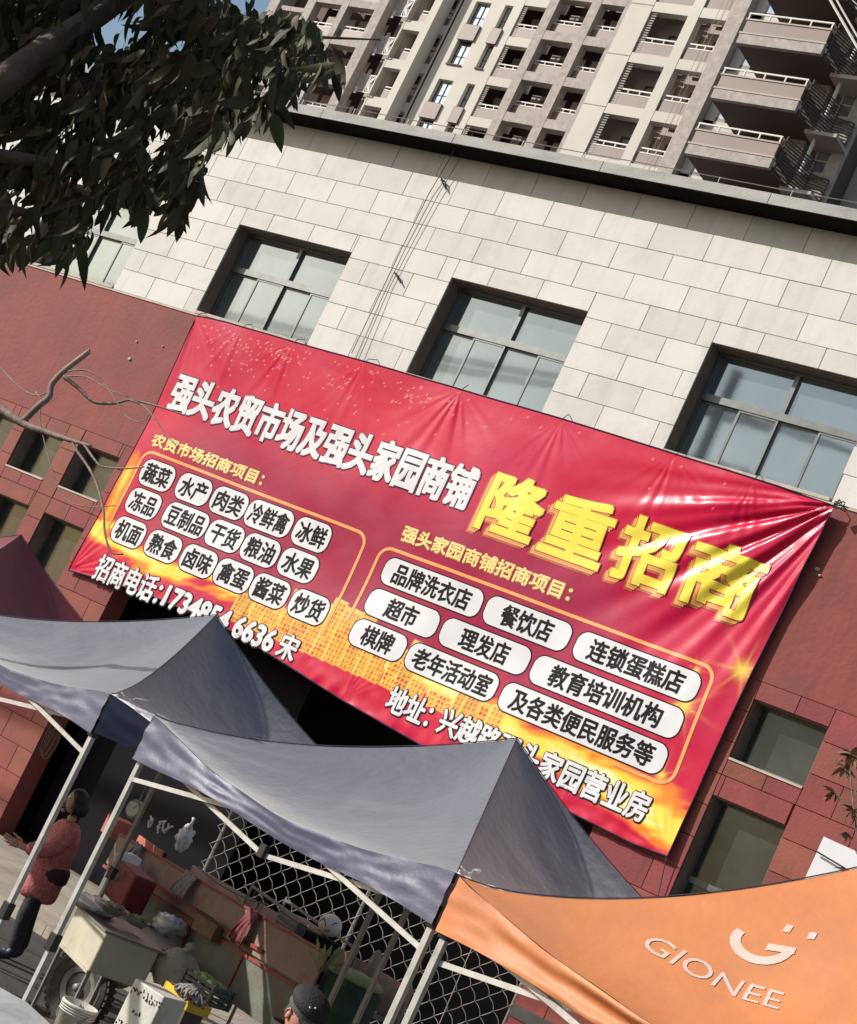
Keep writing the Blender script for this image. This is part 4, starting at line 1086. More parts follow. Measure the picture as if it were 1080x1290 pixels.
MT.update(
    skinm=mat('skin', (.62, .37, .27), (.54, .31, .22), 14, .55, .1, 60, obj=True),
    skinr=mat('ruddy_skin', (.62, .30, .22), (.52, .23, .16), 9, .5, .15, 50, obj=True),
    hair=mat('black_hair', (.014, .011, .011), (.025, .02, .02), 20, .55, .6, 60, stretch=(1, 1, .2)),
    coat=mat('coral_patterned_coat', (.66, .19, .18), (.44, .11, .115), 26, .85, .5, 45, dirt=(.78, .42, .38), dscale=42, damt=.7),
    vest=mat('dark_plum_vest', (.045, .022, .028), (.03, .017, .02), 10, .8, .4),
    trousers=mat('dark_grey_trousers', (.035, .033, .040), (.02, .02, .026), 8, .85, .4),
    boot=mat('navy_boots', (.018, .02, .05), (.012, .013, .03), 9, .5),
    jacket=mat('dark_teal_quilted_jacket', (.030, .042, .052), (.02, .028, .036), 12, .7, .5, 30),
    cap=mat('black_cap_cloth', (.018, .017, .018), (.028, .027, .027), 30, .85, .4, 80),
    capband=mat('olive_grey_cap_band', (.11, .11, .09), (.08, .08, .065), 30, .85, .4, 80),
    eye=mat('dark_eye', (.01, .008, .008), None, 5, .2),
    lip=mat('lip', (.30, .09, .08), None, 5, .5),
    board=mat('pinkish_board', (.34, .22, .18), (.27, .18, .15), 3, .8, .3, 20, dirt=(.16, .07, .05), dscale=4, damt=.7),
    redboard=mat('orange_red_board', (.52, .15, .095), (.42, .12, .08), 5, .7, .3, dirt=(.2, .1, .07), dscale=5, damt=.5),
    cartgreen=mat('faded_green_panel', (.16, .17, .135), (.11, .115, .095), 5, .75, .4, dirt=(.24, .10, .06), dscale=5, damt=.7),
    cartred=mat('worn_red_paint', (.30, .045, .03), (.22, .04, .03), 8, .6, .3, dirt=(.10, .06, .05), dscale=9, damt=.6),
    crate=mat('dark_red_sack', (.20, .012, .018), (.13, .01, .014), 6, .6, .5, 14),
    creambox=mat('cream_metal_box', (.55, .50, .38), (.46, .42, .33), 3, .5, .1, dirt=(.28, .22, .14), dscale=5, damt=.6),
    rubber=mat('dusty_tyre_rubber', (.045, .042, .04), (.09, .08, .07), 11, .9, .5, 60),
    plastic=mat('clear_plastic_bag', (.74, .72, .72), (.60, .58, .58), 8, .3, .6, 18, spec=.8, trans=.25),
    whiteplastic=mat('white_bucket_plastic', (.66, .64, .58), (.56, .54, .48), 7, .45, .1, dirt=(.30, .25, .18), dscale=6, damt=.6),
    yellowplastic=mat('yellow_plastic', (.75, .50, .05), (.65, .42, .04), 9, .45),
    mop=mat('grey_mop_yarn', (.33, .29, .27), (.22, .19, .18), 30, .95, .6, 60),
    steelrack=mat('grey_wire_rack', (.20, .18, .175), (.13, .12, .115), 9, .5, metal=.4),
    greencloth=mat('dark_green_cloth', (.018, .045, .022), (.012, .03, .016), 6, .8, .4),
    palegreen=mat('pale_green_cloth', (.22, .30, .12), (.16, .22, .08), 6, .7, .4),
    paletop=mat('pale_grey_sheet', (.46, .45, .44), (.38, .37, .36), 4, .6, .2, dirt=(.25, .24, .23), dscale=4, damt=.5),
    crateblue=mat('blue_grey_crate', (.07, .085, .10), (.05, .06, .07), 8, .5),
)
def finger(mb, a, b, c, d, r):
    mb.tube([a, b, c, d], [r, r * .95, r * .85, r * .6], 7)
def hand(parent, wrist, fwd, side, up, m, size=.175, curl=.25, loc=None):
    """palm with five separate bent fingers; fwd along the fingers, side towards the thumb, up off the back"""
    fwd, side, up = (Vector(v).normalized() for v in (fwd, side, up)); w = Vector(wrist); s = size
    mb = MB()
    mb.ellipsoid(w + fwd * s * .28, s * .30, s * .22, s * .10, 12, 8, rot=Matrix((fwd, side, up)).transposed())
    for i, (off, ln) in enumerate(((.15, .42), (.055, .47), (-.045, .44), (-.14, .34))):
        a = w + fwd * s * .44 + side * s * off; L = s * ln; sp = fwd + side * off * .8
        b = a + sp * L * .42; c = b + (sp - up * curl) .normalized() * L * .33; d = c + (sp - up * curl * 2.2).normalized() * L * .25
        finger(mb, a, b, c, d, s * .050)
    a = w + fwd * s * .10 + side * s * .16; b = a + (fwd * .5 + side * .8).normalized() * s * .22; c = b + (fwd + side * .35).normalized() * s * .17; d = c + fwd * s * .12
    finger(mb, a, b, c, d, s * .055)
    return mb.build('hand', m, parent, smooth=True, loc=loc)
def head(parent, c, face, m, hairm, r=.088, ht=.118, female=True, loc=None, tilt=0.0):
    """head centred on c looking along face"""
    f = Vector(face).normalized(); up = Vector((0, 0, 1)); up = (up - f * up.dot(f)).normalized(); sd_ = f.cross(up)
    rot = Matrix((f, -sd_, up)).transposed(); c = Vector(c)
    def shp(p):
        p = p.copy()
        if p.z < 0: k = 1 + p.z / ht * .30; p.y *= k; p.x = p.x * (1 + p.z / ht * .12) + (-p.z) * .10
        if p.x > 0: p.x *= .96
        return p
    mb = MB().ellipsoid(c, r * 1.12, r * .90, ht, 24, 18, rot=rot, fn=shp)
    W = lambda x, y, z: c + rot @ Vector((x, y, z))
    mb.tube([W(r * .98, 0, .020), W(r * 1.13, 0, -.008), W(r * 1.24, 0, -.026), W(r * 1.05, 0, -.036)], [.008, .010, .014, .010], 8)
    mb.ellipsoid(W(r * 1.0, 0, -.100), .022, .026, .018, 10, 8, rot=rot)             # chin
    for s_ in (-1, 1):
        mb.ellipsoid(W(r * .80, s_ * .034, .028), .018, .020, .010, 8, 6, rot=rot)       # brow
        mb.ellipsoid(W(-.004, s_ * r * .93, -.006), .018, .010, .032, 10, 8, rot=rot)   # ear
        mb.tube([W(-.012, s_ * r * .97, -.03), W(-.02, s_ * r * 1.06, 0), W(-.008, s_ * r * 1.06, .024), W(.008, s_ * r * .99, .014)], .005, 6)
    h = mb.build('head', m, parent, smooth=True, loc=loc)
    for s_ in (-1, 1):
        MB().ellipsoid(W(r * .985, s_ * .032, .006), .006, .013, .006, 8, 6, rot=rot).build('eye', MT['eye'], h)
    MB().ellipsoid(W(r * 1.06, 0, -.062), .009, .024, .007, 10, 6, rot=rot).build('mouth', MT['lip'], h)
    return h, W, rot

# ---- woman in the coral coat
wx, wy = -11.35, 12.75
wo_ = thing('person', 'woman in a coral patterned coat reaching out one hand behind the tent poles', 'person', (wx, wy, GZ), R(50))
# local frame: she faces -X (picture left), slightly to the street
def Lw(x, y, z, *r): return (x, y, z, *r)
pts, ed = [], []
H = 1.0
pel = chain(pts, ed, [(0, 0, .90, .135, .115)])
ch1 = chain(pts, ed, [pel, (.00, 0, 1.05, .13, .11), (-.01, 0, 1.22, .135, .12), (.01, 0, 1.34, .10, .085), (.0, 0, 1.40, .052), (-.015, 0, 1.47, .050)])
up_i = 2
for s_ in (-1, 1):
    chain(pts, ed, [pel, (0.0, s_ * .085, .82, .088), (-.02 if s_ < 0 else .05, s_ * .095, .46, .062), (.03 if s_ < 0 else .12, s_ * .10, .10, .042), (-.01 if s_ < 0 else .08, s_ * .10, .045, .04), (-.13 if s_ < 0 else -.04, s_ * .11, .03, .032)])
sh = 3
aR = chain(pts, ed, [sh, (.0, -.17, 1.31, .058), (-.10, -.22, 1.10, .045), (-.30, -.20, 1.03, .034), (-.38, -.19, 1.03, .026)])
aL = chain(pts, ed, [sh, (.0, .17, 1.31, .058), (-.04, .22, 1.08, .045), (-.22, .20, .98, .034), (-.30, .18, .99, .026)])
skin('body', pts, ed, MT['skinm'], wo_, 0)
# coat: torso to mid-thigh, sleeves
pts, ed = [], []
chain(pts, ed, [(0, 0, .58, .225, .205), (0, 0, .72, .222, .20), (0, 0, .92, .212, .19), (0, 0, 1.08, .195, .175), (-.01, 0, 1.24, .195, .172), (.01, 0, 1.355, .14, .12), (.0, 0, 1.41, .072)])
for s_, el in ((-1, (-.10, -.235, 1.09)), (1, (-.04, .235, 1.07))):
    wr = (-.31, -.215, 1.03) if s_ < 0 else (-.22, .21, .98)
    chain(pts, ed, [4, (.0, s_ * .195, 1.305, .100), (*el, .088), (*wr, .068)])
coat = skin('coat', pts, ed, MT['coat'], wo_, 0)
for i in range(5):
    MB().ellipsoid((-.155 - .012 * (i > 2), .02, .78 + i * .12), .010, .013, .013, 8, 6).build('button', MT['vest'], coat)
# dark apron over the front of the coat
pts, ed = [], []
chain(pts, ed, [(.045, 0, .78, .20, .21), (.045, 0, .90, .195, .20), (.045, 0, 1.02, .185, .19)])
skin('apron', pts, ed, MT['vest'], wo_, 0)
pts, ed = [], []
chain(pts, ed, [(0, 0, .88, .135, .125), (0, 0, .80, .12, .12)])
for s_ in (-1, 1):
    chain(pts, ed, [1, (0.0, s_ * .09, .70, .098), (-.02 if s_ < 0 else .05, s_ * .098, .44, .078), (.03 if s_ < 0 else .12, s_ * .10, .11, .066)])
skin('trousers', pts, ed, MT['trousers'], wo_, 0)
for s_, x in ((-1, .0), (1, .09)):
    pts, ed = [], []
    chain(pts, ed, [(x + .03, s_ * .10, .17, .058), (x + .02, s_ * .10, .075, .056), (x - .06, s_ * .105, .045, .046, .05), (x - .14, s_ * .11, .04, .036, .046)])
    skin('boot', pts, ed, MT['boot'], wo_, 0)
hand(wo_, (-.375, -.19, 1.03), (-1, .05, .12), (0, .2, 1), (-.1, -1, .1), MT['skinm'], .18, .3)
hand(wo_, (-.295, .18, .99), (-1, -.1, -.1), (0, -.1, 1), (0, 1, 0), MT['skinm'], .17, .5)
hd, W, rot = head(wo_, (-.045, 0, 1.575), (-1, -.12, -.10), MT['skinm'], None, .083, .112)
hb = MB().ellipsoid(W(-.020, 0, .022), .108, .098, .118, 22, 16, rot=rot, fn=lambda p: Vector((min(p.x, .055 + .03 * max(0, p.z / .1)), p.y, p.z if p.z > -.08 else -.08 + (p.z + .08) * .4)))
for i in range(26):
    a = R(70 + 220 * i / 25); x, y = .095 * math.cos(a), .092 * math.sin(a)
    hb.tube([W(x * .9 - .02, y * .9, .03), W(x * 1.12 - .02, y * 1.10, -.04), W(x * 1.08 - .02 + random.uniform(-.01, .01), y * 1.08, -.105 + random.uniform(-.012, .012))], [.022, .02, .008], 6)
hb.build('hair', MT['hair'], hd, smooth=True)

# ---- man in the black cap, only his head and shoulder in the picture
_p = at(352, 1274, 8.1); mx_, my_ = _p.x, 8.3
mo = thing('person', 'man in a black cap and dark jacket, cut off by the bottom edge', 'person', (mx_, my_, GZ)); mo.scale = [(_p.z - GZ) / 1.565] * 3
hz = 1.565
hh_, Wm, rotm = head(mo, (.02, 0, hz), (.86, -.30, -.42), MT['skinr'], None, .090, .120)
pts, ed = [], []
pel = chain(pts, ed, [(-.10, 0, .88, .15, .125)])
chain(pts, ed, [pel, (-.10, 0, 1.08, .14, .115), (-.08, 0, 1.25, .15, .12), (-.05, 0, 1.36, .10, .085), (-.03, 0, 1.43, .058), (-.01, 0, 1.50, .056)])
for s_ in (-1, 1):
    chain(pts, ed, [pel, (-.10, s_ * .09, .80, .09), (-.08, s_ * .10, .44, .062), (-.10, s_ * .10, .09, .044), (-.05, s_ * .10, .04, .04), (.06, s_ * .11, .03, .034)])
    chain(pts, ed, [3, (-.06, s_ * .19, 1.33, .062), (-.04, s_ * .25, 1.06, .047), (.16, s_ * .20, .96, .036), (.24, s_ * .18, .96, .028)])
skin('body', pts, ed, MT['skinr'], mo, 0)
pts, ed = [], []
chain(pts, ed, [(-.10, 0, .78, .175, .155), (-.10, 0, .95, .175, .15), (-.09, 0, 1.14, .17, .145), (-.08, 0, 1.28, .185, .155), (-.055, 0, 1.385, .13, .105), (-.045, 0, 1.44, .085)])
for s_ in (-1, 1):
    chain(pts, ed, [3, (-.07, s_ * .20, 1.335, .090), (-.05, s_ * .27, 1.06, .074), (.15, s_ * .22, .96, .060)])
    hand(mo, (.235, s_ * .18, .96), (1, -.1 * s_, -.1), (0, 0, 1), (0, s_, 0), MT['skinr'], .19, .6)
jk = skin('jacket', pts, ed, MT['jacket'], mo, 0)
MB().lathe([(.078, 1.44), (.090, 1.47), (.092, 1.495), (.084, 1.50), (.080, 1.465), (.072, 1.44)], (-.035, 0, 0), 20).build('collar', MT['cap'], jk, smooth=True)
pts, ed = [], []
chain(pts, ed, [(-.10, 0, .86, .15, .13), (-.10, 0, .78, .13, .12)])
for s_ in (-1, 1): chain(pts, ed, [1, (-.10, s_ * .09, .68, .10), (-.08, s_ * .10, .42, .08), (-.10, s_ * .10, .12, .07)])
skin('trousers', pts, ed, MT['trousers'], mo, 0)
for s_ in (-1, 1):
    pts, ed = [], []
    chain(pts, ed, [(-.10, s_ * .10, .10, .058), (-.04, s_ * .105, .048, .05), (.09, s_ * .11, .04, .042)])
    skin('shoe', pts, ed, MT['black'], mo, 0)
# cap: crown, band, peak
cp_ = MB()
cp_.ellipsoid(Wm(-.012, 0, .085), .122, .112, .062, 26, 12, rot=rotm, fn=lambda p: Vector((p.x, p.y, max(p.z, -.03))))
cap = cp_.build('cap', MT['cap'], hh_, smooth=True)
bd = MB()
for k in range(33):
    a = 2 * math.pi * k / 32
    for z, rr in ((.030, 1.0), (.072, 1.03)):
        bd.v.append(tuple(Wm(-.010 + .110 * rr * math.cos(a), .098 * rr * math.sin(a), z)))
for k in range(32): bd.f.append((2 * k, 2 * k + 2, 2 * k + 3, 2 * k + 1))
bd.build('cap_band', MT['capband'], cap, smooth=True)
pk = MB().grid(lambda u, v: Wm(.088 + .085 * v * math.sin(math.pi * (.12 + .76 * u)), (u - .5) * .19 * (1 - .15 * v), .040 - .018 * v + .012 * math.cos((u - .5) * 3)), 14, 5)
pk.build('cap_peak', MT['capband'], cap, smooth=True)
for px_, s_ in ((.06, -.03), (.05, .01)):
    MB().ellipsoid(Wm(px_ + .02, s_ - .05, .125), .006, .006, .005, 8, 6, rot=rotm).build('cap_badge', MT['trail'], cap)
for k in range(26):
    pass
hr = MB()
for i in range(22):
    a = R(100 + 160 * i / 21); hr.tube([Wm(.092 * math.cos(a), .086 * math.sin(a), .045), Wm(.094 * math.cos(a), .086 * math.sin(a), -.02 - .01 * (i % 3))], [.008, .004], 5)
hr.build('hair', mat('greying_hair', (.12, .11, .10), (.05, .045, .045), 30, .8), hh_, smooth=True)

# ================================================================== STALLS AND THINGS UNDER THE TENTS
def local(o):                       # offset for parts given in world coordinates
    return -Vector(o.location)
# --- cargo tricycle with the long pinkish board along its bed
A = at(150, 1052, 13.6); Bp = at(411, 1204, 11.9)
dirv = (Bp - A); dirh = Vector((dirv.x, dirv.y, 0)).normalized(); nrm = Vector((-dirh.y, dirh.x, 0))        # away from the camera
L_ = (Bp - A).length
zt_ = (A.z + Bp.z) / 2
tri = thing('cargo_tricycle', 'old cargo tricycle with a long pinkish side board, worn red frame and green panels', 'cargo tricycle', (A.x, A.y, GZ))
lo = local(tri)
def P_(s, n, z): return A + dirh * s + nrm * n + Vector((0, 0, z - A.z))
Lh = Vector((dirv.x, dirv.y, 0)).length
zA, zB = A.z, Bp.z
def Zt(s): return zA + (zB - zA) * s / Lh
bd = MB()
def slab(mb, s0, s1, n0, n1, dz0, dz1, flat=False):
    n = len(mb.v)
    for s, nn, dz in ((s0, n0, dz0), (s1, n0, dz0), (s1, n1, dz0), (s0, n1, dz0), (s0, n0, dz1), (s1, n0, dz1), (s1, n1, dz1), (s0, n1, dz1)):
        p = P_(s, nn, (0 if flat else Zt(s)) + dz); mb.v.append(tuple(p))
    mb.f += [(n, n + 3, n + 2, n + 1), (n + 4, n + 5, n + 6, n + 7), (n, n + 1, n + 5, n + 4), (n + 1, n + 2, n + 6, n + 5), (n + 2, n + 3, n + 7, n + 6), (n + 3, n, n + 4, n + 7)]
    return mb
bevelled(slab(MB(), 0, Lh, 0, .025, -.30, 0), 'side_board', MT['board'], tri, .006, 1, loc=lo)
slab(MB(), -.01, Lh + .01, -.012, .037, .002, .022).build('board_rim', MT['cartred'], tri, loc=lo)
slab(MB(), .35, Lh * .8, -.03, -.004, -.245, -.215).build('side_rail', MT['cartred'], tri, loc=lo)
slab(MB(), .0, Lh, .9, .925, -.30, 0).build('side_board', MT['board'], tri, loc=lo)
slab(MB(), 0, Lh, .03, .895, -.325, -.305).build('bed_floor', MT['cartgreen'], tri, loc=lo)
for i in range(4):
    s0 = .1 + (Lh - .2) * i / 4; s1 = s0 + (Lh - .2) / 4 - .03
    slab(MB(), s0, s1, .0, .02, -.72, -.335).build('lower_panel', MT['cartgreen'], tri, loc=lo)
    slab(MB(), s1 + .002, s1 + .028, -.015, .025, -.76, -.31).build('frame_post', MT['cartred'], tri, loc=lo)
slab(MB(), .0, Lh, -.016, -.002, -.345, -.315).build('frame_rail', MT['cartred'], tri, loc=lo)
def wheel(parent, c, r, axis, w=.09, nsp=18, off=Vector()):
    """tyre > rim, spokes and hub; axis = unit vector of the axle"""
    ax = Vector(axis).normalized(); q = ax.to_track_quat('Z', 'Y').to_matrix()
    mb = MB().lathe([(r - w * .9, -w * .35), (r - w * .35, -w * .5), (r - w * .08, -w * .38), (r, -w * .15), (r, w * .15), (r - w * .08, w * .38), (r - w * .35, w * .5), (r - w * .9, w * .35), (r - w * .9, -w * .35)], n=36)
    for k in range(36):                                  # tread blocks
        a = 2 * math.pi * k / 36; t = Vector((-math.sin(a), math.cos(a), 0)); rr = Vector((math.cos(a), math.sin(a), 0))
        mb.obox(rr * (r + .004), rr * .010, t * .018, Vector((0, 0, w * .33)))
    mb.v = [tuple(q @ Vector(v) + Vector(c)) for v in mb.v]; ty = mb.build('tyre', MT['rubber'], parent, smooth=False, loc=off)
    rm_ = MB().lathe([(r - w * .92, -w * .3), (r - w * 1.25, -w * .2), (r - w * 1.25, w * .2), (r - w * .92, w * .3)], n=32)
    rm_.v = [tuple(q @ Vector(v) + Vector(c)) for v in rm_.v]; rm_.build('rim', MT['poledull'], ty)
    sp = MB()
    for k in range(nsp):
        a = 2 * math.pi * k / nsp; sp.tube([q @ Vector((.03 * math.cos(a + .5), .03 * math.sin(a + .5), .03 * (-1) ** k)) + Vector(c), q @ Vector(((r - w * 1.2) * math.cos(a), (r - w * 1.2) * math.sin(a), 0)) + Vector(c)], .004, 4)
    sp.build('spokes', MT['poledull'], ty)
    hb_ = MB().lathe([(.001, -.07), (.03, -.07), (.04, -.03), (.04, .03), (.03, .07), (.001, .07)], n=14); hb_.v = [tuple(q @ Vector(v) + Vector(c)) for v in hb_.v]
    hb_.build('hub', MT['poledull'], ty, smooth=True)
    return ty
for s in (.45,):
    for n in (-.08, 1.0): c = P_(s, n, GZ + .30); wheel(tri, c, .30, nrm, .08, off=lo)
c = P_(Lh + .75, .45, GZ + .28); wheel(tri, c, .28, nrm, .06, off=lo)
fk = MB().tube([P_(Lh, .45, GZ + .55), P_(Lh + .45, .45, GZ + .62), P_(Lh + .62, .45, GZ + .95)], .022, 8).tube([c, P_(Lh + .60, .45, GZ + 1.0)], .02, 8)
fk.tube([P_(Lh + .50, .15, GZ + 1.05), P_(Lh + .60, .3, GZ + 1.02), P_(Lh + .60, .6, GZ + 1.02), P_(Lh + .50, .75, GZ + 1.05)], .013, 8)
fk.build('front_fork', MT['black'], tri, loc=lo)
MB().ellipsoid(P_(Lh + .22, .45, GZ + .84), .13, .10, .045, 14, 8).build('saddle', MT['black'], tri, smooth=True, loc=lo)
# --- things on or by the tricycle
def flatbox(name, c, w, d, h, m, label, cat, rz=0.0, seg=1, bw=.008, group=None, tilt=0.0):
    o = bevelled(MB().box(-w / 2, w / 2, -d / 2, d / 2, 0, h), name, m, None, bw, seg, loc=c, label=label, cat=cat, group=group)
    o.rotation_euler = (tilt, 0, rz); return o
az_ = math.atan2(dirh.y, dirh.x)
p = at(190, 1068, 14.1)
rb = thing('display_board', 'orange red display board standing behind the tricycle', 'board', p, az_)
bevelled(MB().box(-.34, .30, -.012, .012, -.20, .04), 'panel', MT['redboard'], rb, .004, 1)
for x in (-.3, .26): MB().box(x - .02, x + .02, .013, .05, -p.z + GZ + .005, .03).build('leg', MT['inpanel'], rb)
p = at(150, 1042, 13.8)
flatbox('cardboard_box', p + Vector((0, 0, -.12)), .26, .22, .20, MT['redboard'], 'small open pinkish cardboard box beside the dark pole', 'box', az_)
p = at(205, 1046, 14.0)
jb = MB()
for i in range(7):
    c = p + Vector((random.uniform(-.16, .16), random.uniform(-.05, .05), random.uniform(-.06, .0)))
    jb.tube([c, c + Vector((random.uniform(-.05, .05), 0, .06)), c + Vector((random.uniform(-.09, .09), 0, .10))], .010, 5)
jb.build('tangled_cord', MT['trail'], label='bunch of pale tangled cord on the orange red board', cat='cord')
# hanging clear bag
def bag(name, c, rx, ry, rz_, label, m='plastic', seed=1, lumps=.25, **kw):
    c = Vector(c)
    def fn_(pp):
        k = 1 + lumps * noise.noise(pp * 9 / max(rx, .1) * .12 + Vector((seed, seed * 2, 0))) + lumps * .8 * noise.noise(pp * 26 + Vector((seed, 0, 0)))
        return pp * k
    o = MB().ellipsoid((0, 0, 0), rx, ry, rz_, 30, 22, fn=fn_).build(name, MT[m], smooth=True, label=label, cat='bag', **kw)
    o.location = c; return o
p = at(232, 1056, 13.9); bg_ = bag('plastic_bag', p, .085, .07, .13, 'clear plastic bag hanging alone beside the orange red board', seed=3, lumps=.5)
MB().tube([(0, 0, .10), (.01, 0, .18), (0, .0, .22)], [.03, .012, .02], 8).build('bag_neck', MT['plastic'], bg_, smooth=True)
# dark red printed sack
p = at(163, 1120, 12.6)
sk_ = bevelled(MB().box(-.23, .23, -.12, .12, -.16, .18), 'cloth_sack', MT['crate'], None, .04, 3, loc=p, label='dark red printed sack next to the clear covered tray', cat='sack'); sk_.rotation_euler = (0, .05, az_)
pr = MB()
for i in range(9):
    x = -.15 + i * .022; z = random.uniform(-.08, .10); pr.tube([(x, -.1235, z), (x + .03, -.1235, z + .03), (x + .01, -.1235, z + .06)], .004, 4)
pr.build('printed_scrawl', MT['board'], sk_)
# cream stall box with tray on top
p = at(106, 1178, 11.3)
cb = thing('stall_counter', 'small cream metal stall counter on legs between the tent poles', 'stall counter', p, az_ - .04)
bevelled(MB().box(-.37, .37, 0, .50, -.19, .14), 'box_body', MT['creambox'], cb, .008, 1)
MB().box(-.40, .40, -.03, .53, .142, .160).build('counter_top', MT['poledull'], cb)
MB().box(-.39, .39, -.018, -.001, -.205, -.18).build('lower_rail', MT['creambox'], cb)
for x in (-.35, .35):
    for y in (.02, .48): MB().box(x - .014, x + .014, y - .014, y + .014, -p.z + GZ + .004, -.192).build('leg', MT['poledull'], cb)
pt = at(118, 1142, 11.5)
tr = thing('food_tray', 'shallow metal tray under clear plastic wrap on the cream counter', 'tray', (pt.x, pt.y, p.z + .162), az_)
MB().lathe([(.001, .0), (.17, .0), (.20, .045), (.205, .045), (.172, -.0015), (.001, -.0015)], n=28).build('dish', MT['poledull'], tr, smooth=True)
def wrapf(pp): return Vector((pp.x, pp.y, max(0, pp.z))) * (1 + .18 * noise.noise(pp * 22))
MB().ellipsoid((0, 0, .03), .21, .18, .09, 26, 18, fn=wrapf).build('plastic_wrap', MT['plastic'], tr, smooth=True)
# rusty wired gap post with lumps beside the counter
p = at(170, 1150, 12.0)
bag('plastic_bag', at(160, 1090, 13.0) , .16, .12, .12, 'grey plastic bag behind the dark red sack', seed=8)
bag('plastic_bag', at(212, 1164, 12.6), .17, .12, .09, 'greyish filled bag lying in the tricycle bed above the wire basket', seed=11, lumps=.3)
# metal shelf slab and oval wire basket in front of the tricycle
p = at(205, 1190, 12.2)
MB().box(-.55, .30, -.2, .2, -.012, .012).build('plank', MT['poledull'], None, loc=p, label='long grey plank lying across behind the cream counter', cat='plank').rotation_euler = (0, 0, az_)
p = at(243, 1222, 12.0)
wb = thing('wire_basket', 'oval grey wire basket hanging in front of the green tricycle panel', 'basket', p, az_)
for k in range(7):
    q = 1 - k * .11; MB().tube([(.17 * q * math.cos(a * math.pi / 10), -.02 - .018 * k, .10 * q * math.sin(a * math.pi / 10)) for a in range(21)], .004, 5).build('ring', MT['steelrack'], wb)
for k in range(8):
    a = k * math.pi / 4; MB().tube([(.17 * math.cos(a), -.02, .10 * math.sin(a)), (.06 * math.cos(a), -.13, .035 * math.sin(a))], .0035, 4).build('rib', MT['steelrack'], wb)
# truck-size wheel leaning by the counter
pw = at(100, 1235, 11.9)
lw_ = thing('spare_wheel', 'big dusty black tyre standing under the cream counter', 'wheel', (pw.x, pw.y, GZ))
wheel(lw_, (0, .06, .34), .335, (.0, 1, 0), .16, 0)
MB().lathe([(.001, .0), (.19, .0), (.2, .02), (.19, .04), (.001, .04)], n=24, axis='Y').build('wheel_disc', MT['rubber'], lw_, loc=(0, .04, .34))
# white bucket and printed carton at the bottom edge
def bucket(loc, r, h, label, m='whiteplastic'):
    t = thing('bucket', label, 'bucket', loc)
    MB().lathe([(.001, .0), (r * .82, .0), (r * .98, h * .9), (r * 1.04, h * .9), (r * 1.04, h * .97), (r, h), (r * .95, h), (r * .80, .01), (.001, .01)], n=30).build('tub', MT[m], t, smooth=True)
    for k in range(3): MB().lathe([(r * (.965 + .012 * k), h * (.70 + .07 * k)), (r * (1.03 + .01 * k), h * (.715 + .07 * k)), (r * (.975 + .012 * k), h * (.73 + .07 * k))], n=30).build('ridge', MT[m], t, smooth=True)
    MB().tube([(r * 1.03 * math.cos(a * math.pi / 12), -.03 - r * .6 * math.sin(a * math.pi / 12), h * .85 - r * .9 * math.sin(a * math.pi / 12)) for a in range(13)], .004, 6).build('handle', MT['poledull'], t)
    return t
pb = at(104, 1262, 10.2); st_ = thing('low_table', 'low dark table top at the bottom edge holding buckets and a carton', 'table', (pb.x + .5, pb.y, GZ))
tz = pb.z - .27 - GZ
MB().box(-.85, 1.55, -.28, .34, tz - .03, tz - .001).build('table_top', MT['tbrown'], st_)
for x in (-.8, 1.5):
    for y in (-.24, .3): MB().box(x - .02, x + .02, y - .02, y + .02, .004, tz - .031).build('leg', MT['poledull'], st_)
bucket((pb.x, pb.y, GZ + tz), .135, .25, 'white ribbed plastic bucket left of the printed carton')
pc = at(190, 1276, 10.2)
ct = thing('carton', 'white carton printed with rows of black characters', 'carton', (pc.x, pc.y, GZ + tz), -.05)
cw2, cd, chh = .31, .26, pc.z + .17 - GZ - tz
bevelled(MB().box(-cw2 / 2, cw2 / 2, -cd / 2, cd / 2, 0, chh), 'box_body', MT['whiteplastic'], ct, .01, 2)
pr = MB()
def block_row(y, z, n, x0, sc_):
    for i in range(n):
        x = x0 + i * sc_ * 1.5
        for _ in range(4):
            a = Vector((x + random.uniform(0, sc_), y, z + random.uniform(0, sc_ * 1.5))); b = a + Vector((random.uniform(-sc_, sc_) * .6, 0, random.uniform(-sc_, sc_)))
            pr.bar(a, b, .006, .006)
for z in (.86, .48, .22): block_row(-cd / 2 - .0015, chh * z, 9, -cw2 * .44, .024)
block_row(-cd / 2 - .0015, chh * .67, 3, -.05, .02)
pr.build('printed_marks', MT['ink'], ct)['kind'] = 'stuff'
# yellow tray with mop yarn
pm_ = at(236, 1254, 10.7)
mt_ = thing('mop_bucket', 'bright yellow plastic wringer tray with a grey mop lying over it', 'mop bucket', (pm_.x, pm_.y, GZ + tz), az_)
hz_ = pm_.z - GZ - tz
bevelled(MB().box(-.20, .20, -.09, -.07, hz_ - .07, hz_ + .01).box(-.20, .20, .09, .11, hz_ - .07, hz_ + .01).box(-.22, -.201, -.09, .11, hz_ - .07, hz_ + .01).box(.201, .22, -.09, .11, hz_ - .07, hz_ + .01), 'wringer_tray', MT['yellowplastic'], mt_, .004, 1)
MB().box(-.19, .19, -.069, .089, .0, hz_ - .06).build('tub', MT['tbrown'], mt_)
mp = MB()
for i in range(170):
    a = random.uniform(0, 2 * math.pi); r = random.uniform(.02, .15); c = Vector((.12 + r * math.cos(a) * .9, -.06 + r * math.sin(a) * .5, hz_ + .06))
    mp.tube([Vector((.12, -.02, hz_ + .09)) + Vector((random.uniform(-.06, .06), 0, random.uniform(-.01, .02))), c, c + Vector((random.uniform(-.04, .06), random.uniform(-.03, .03), -.03 - random.random() * .04))], .012, 5)
mp.build('mop_yarn', MT['mop'], mt_, smooth=True)

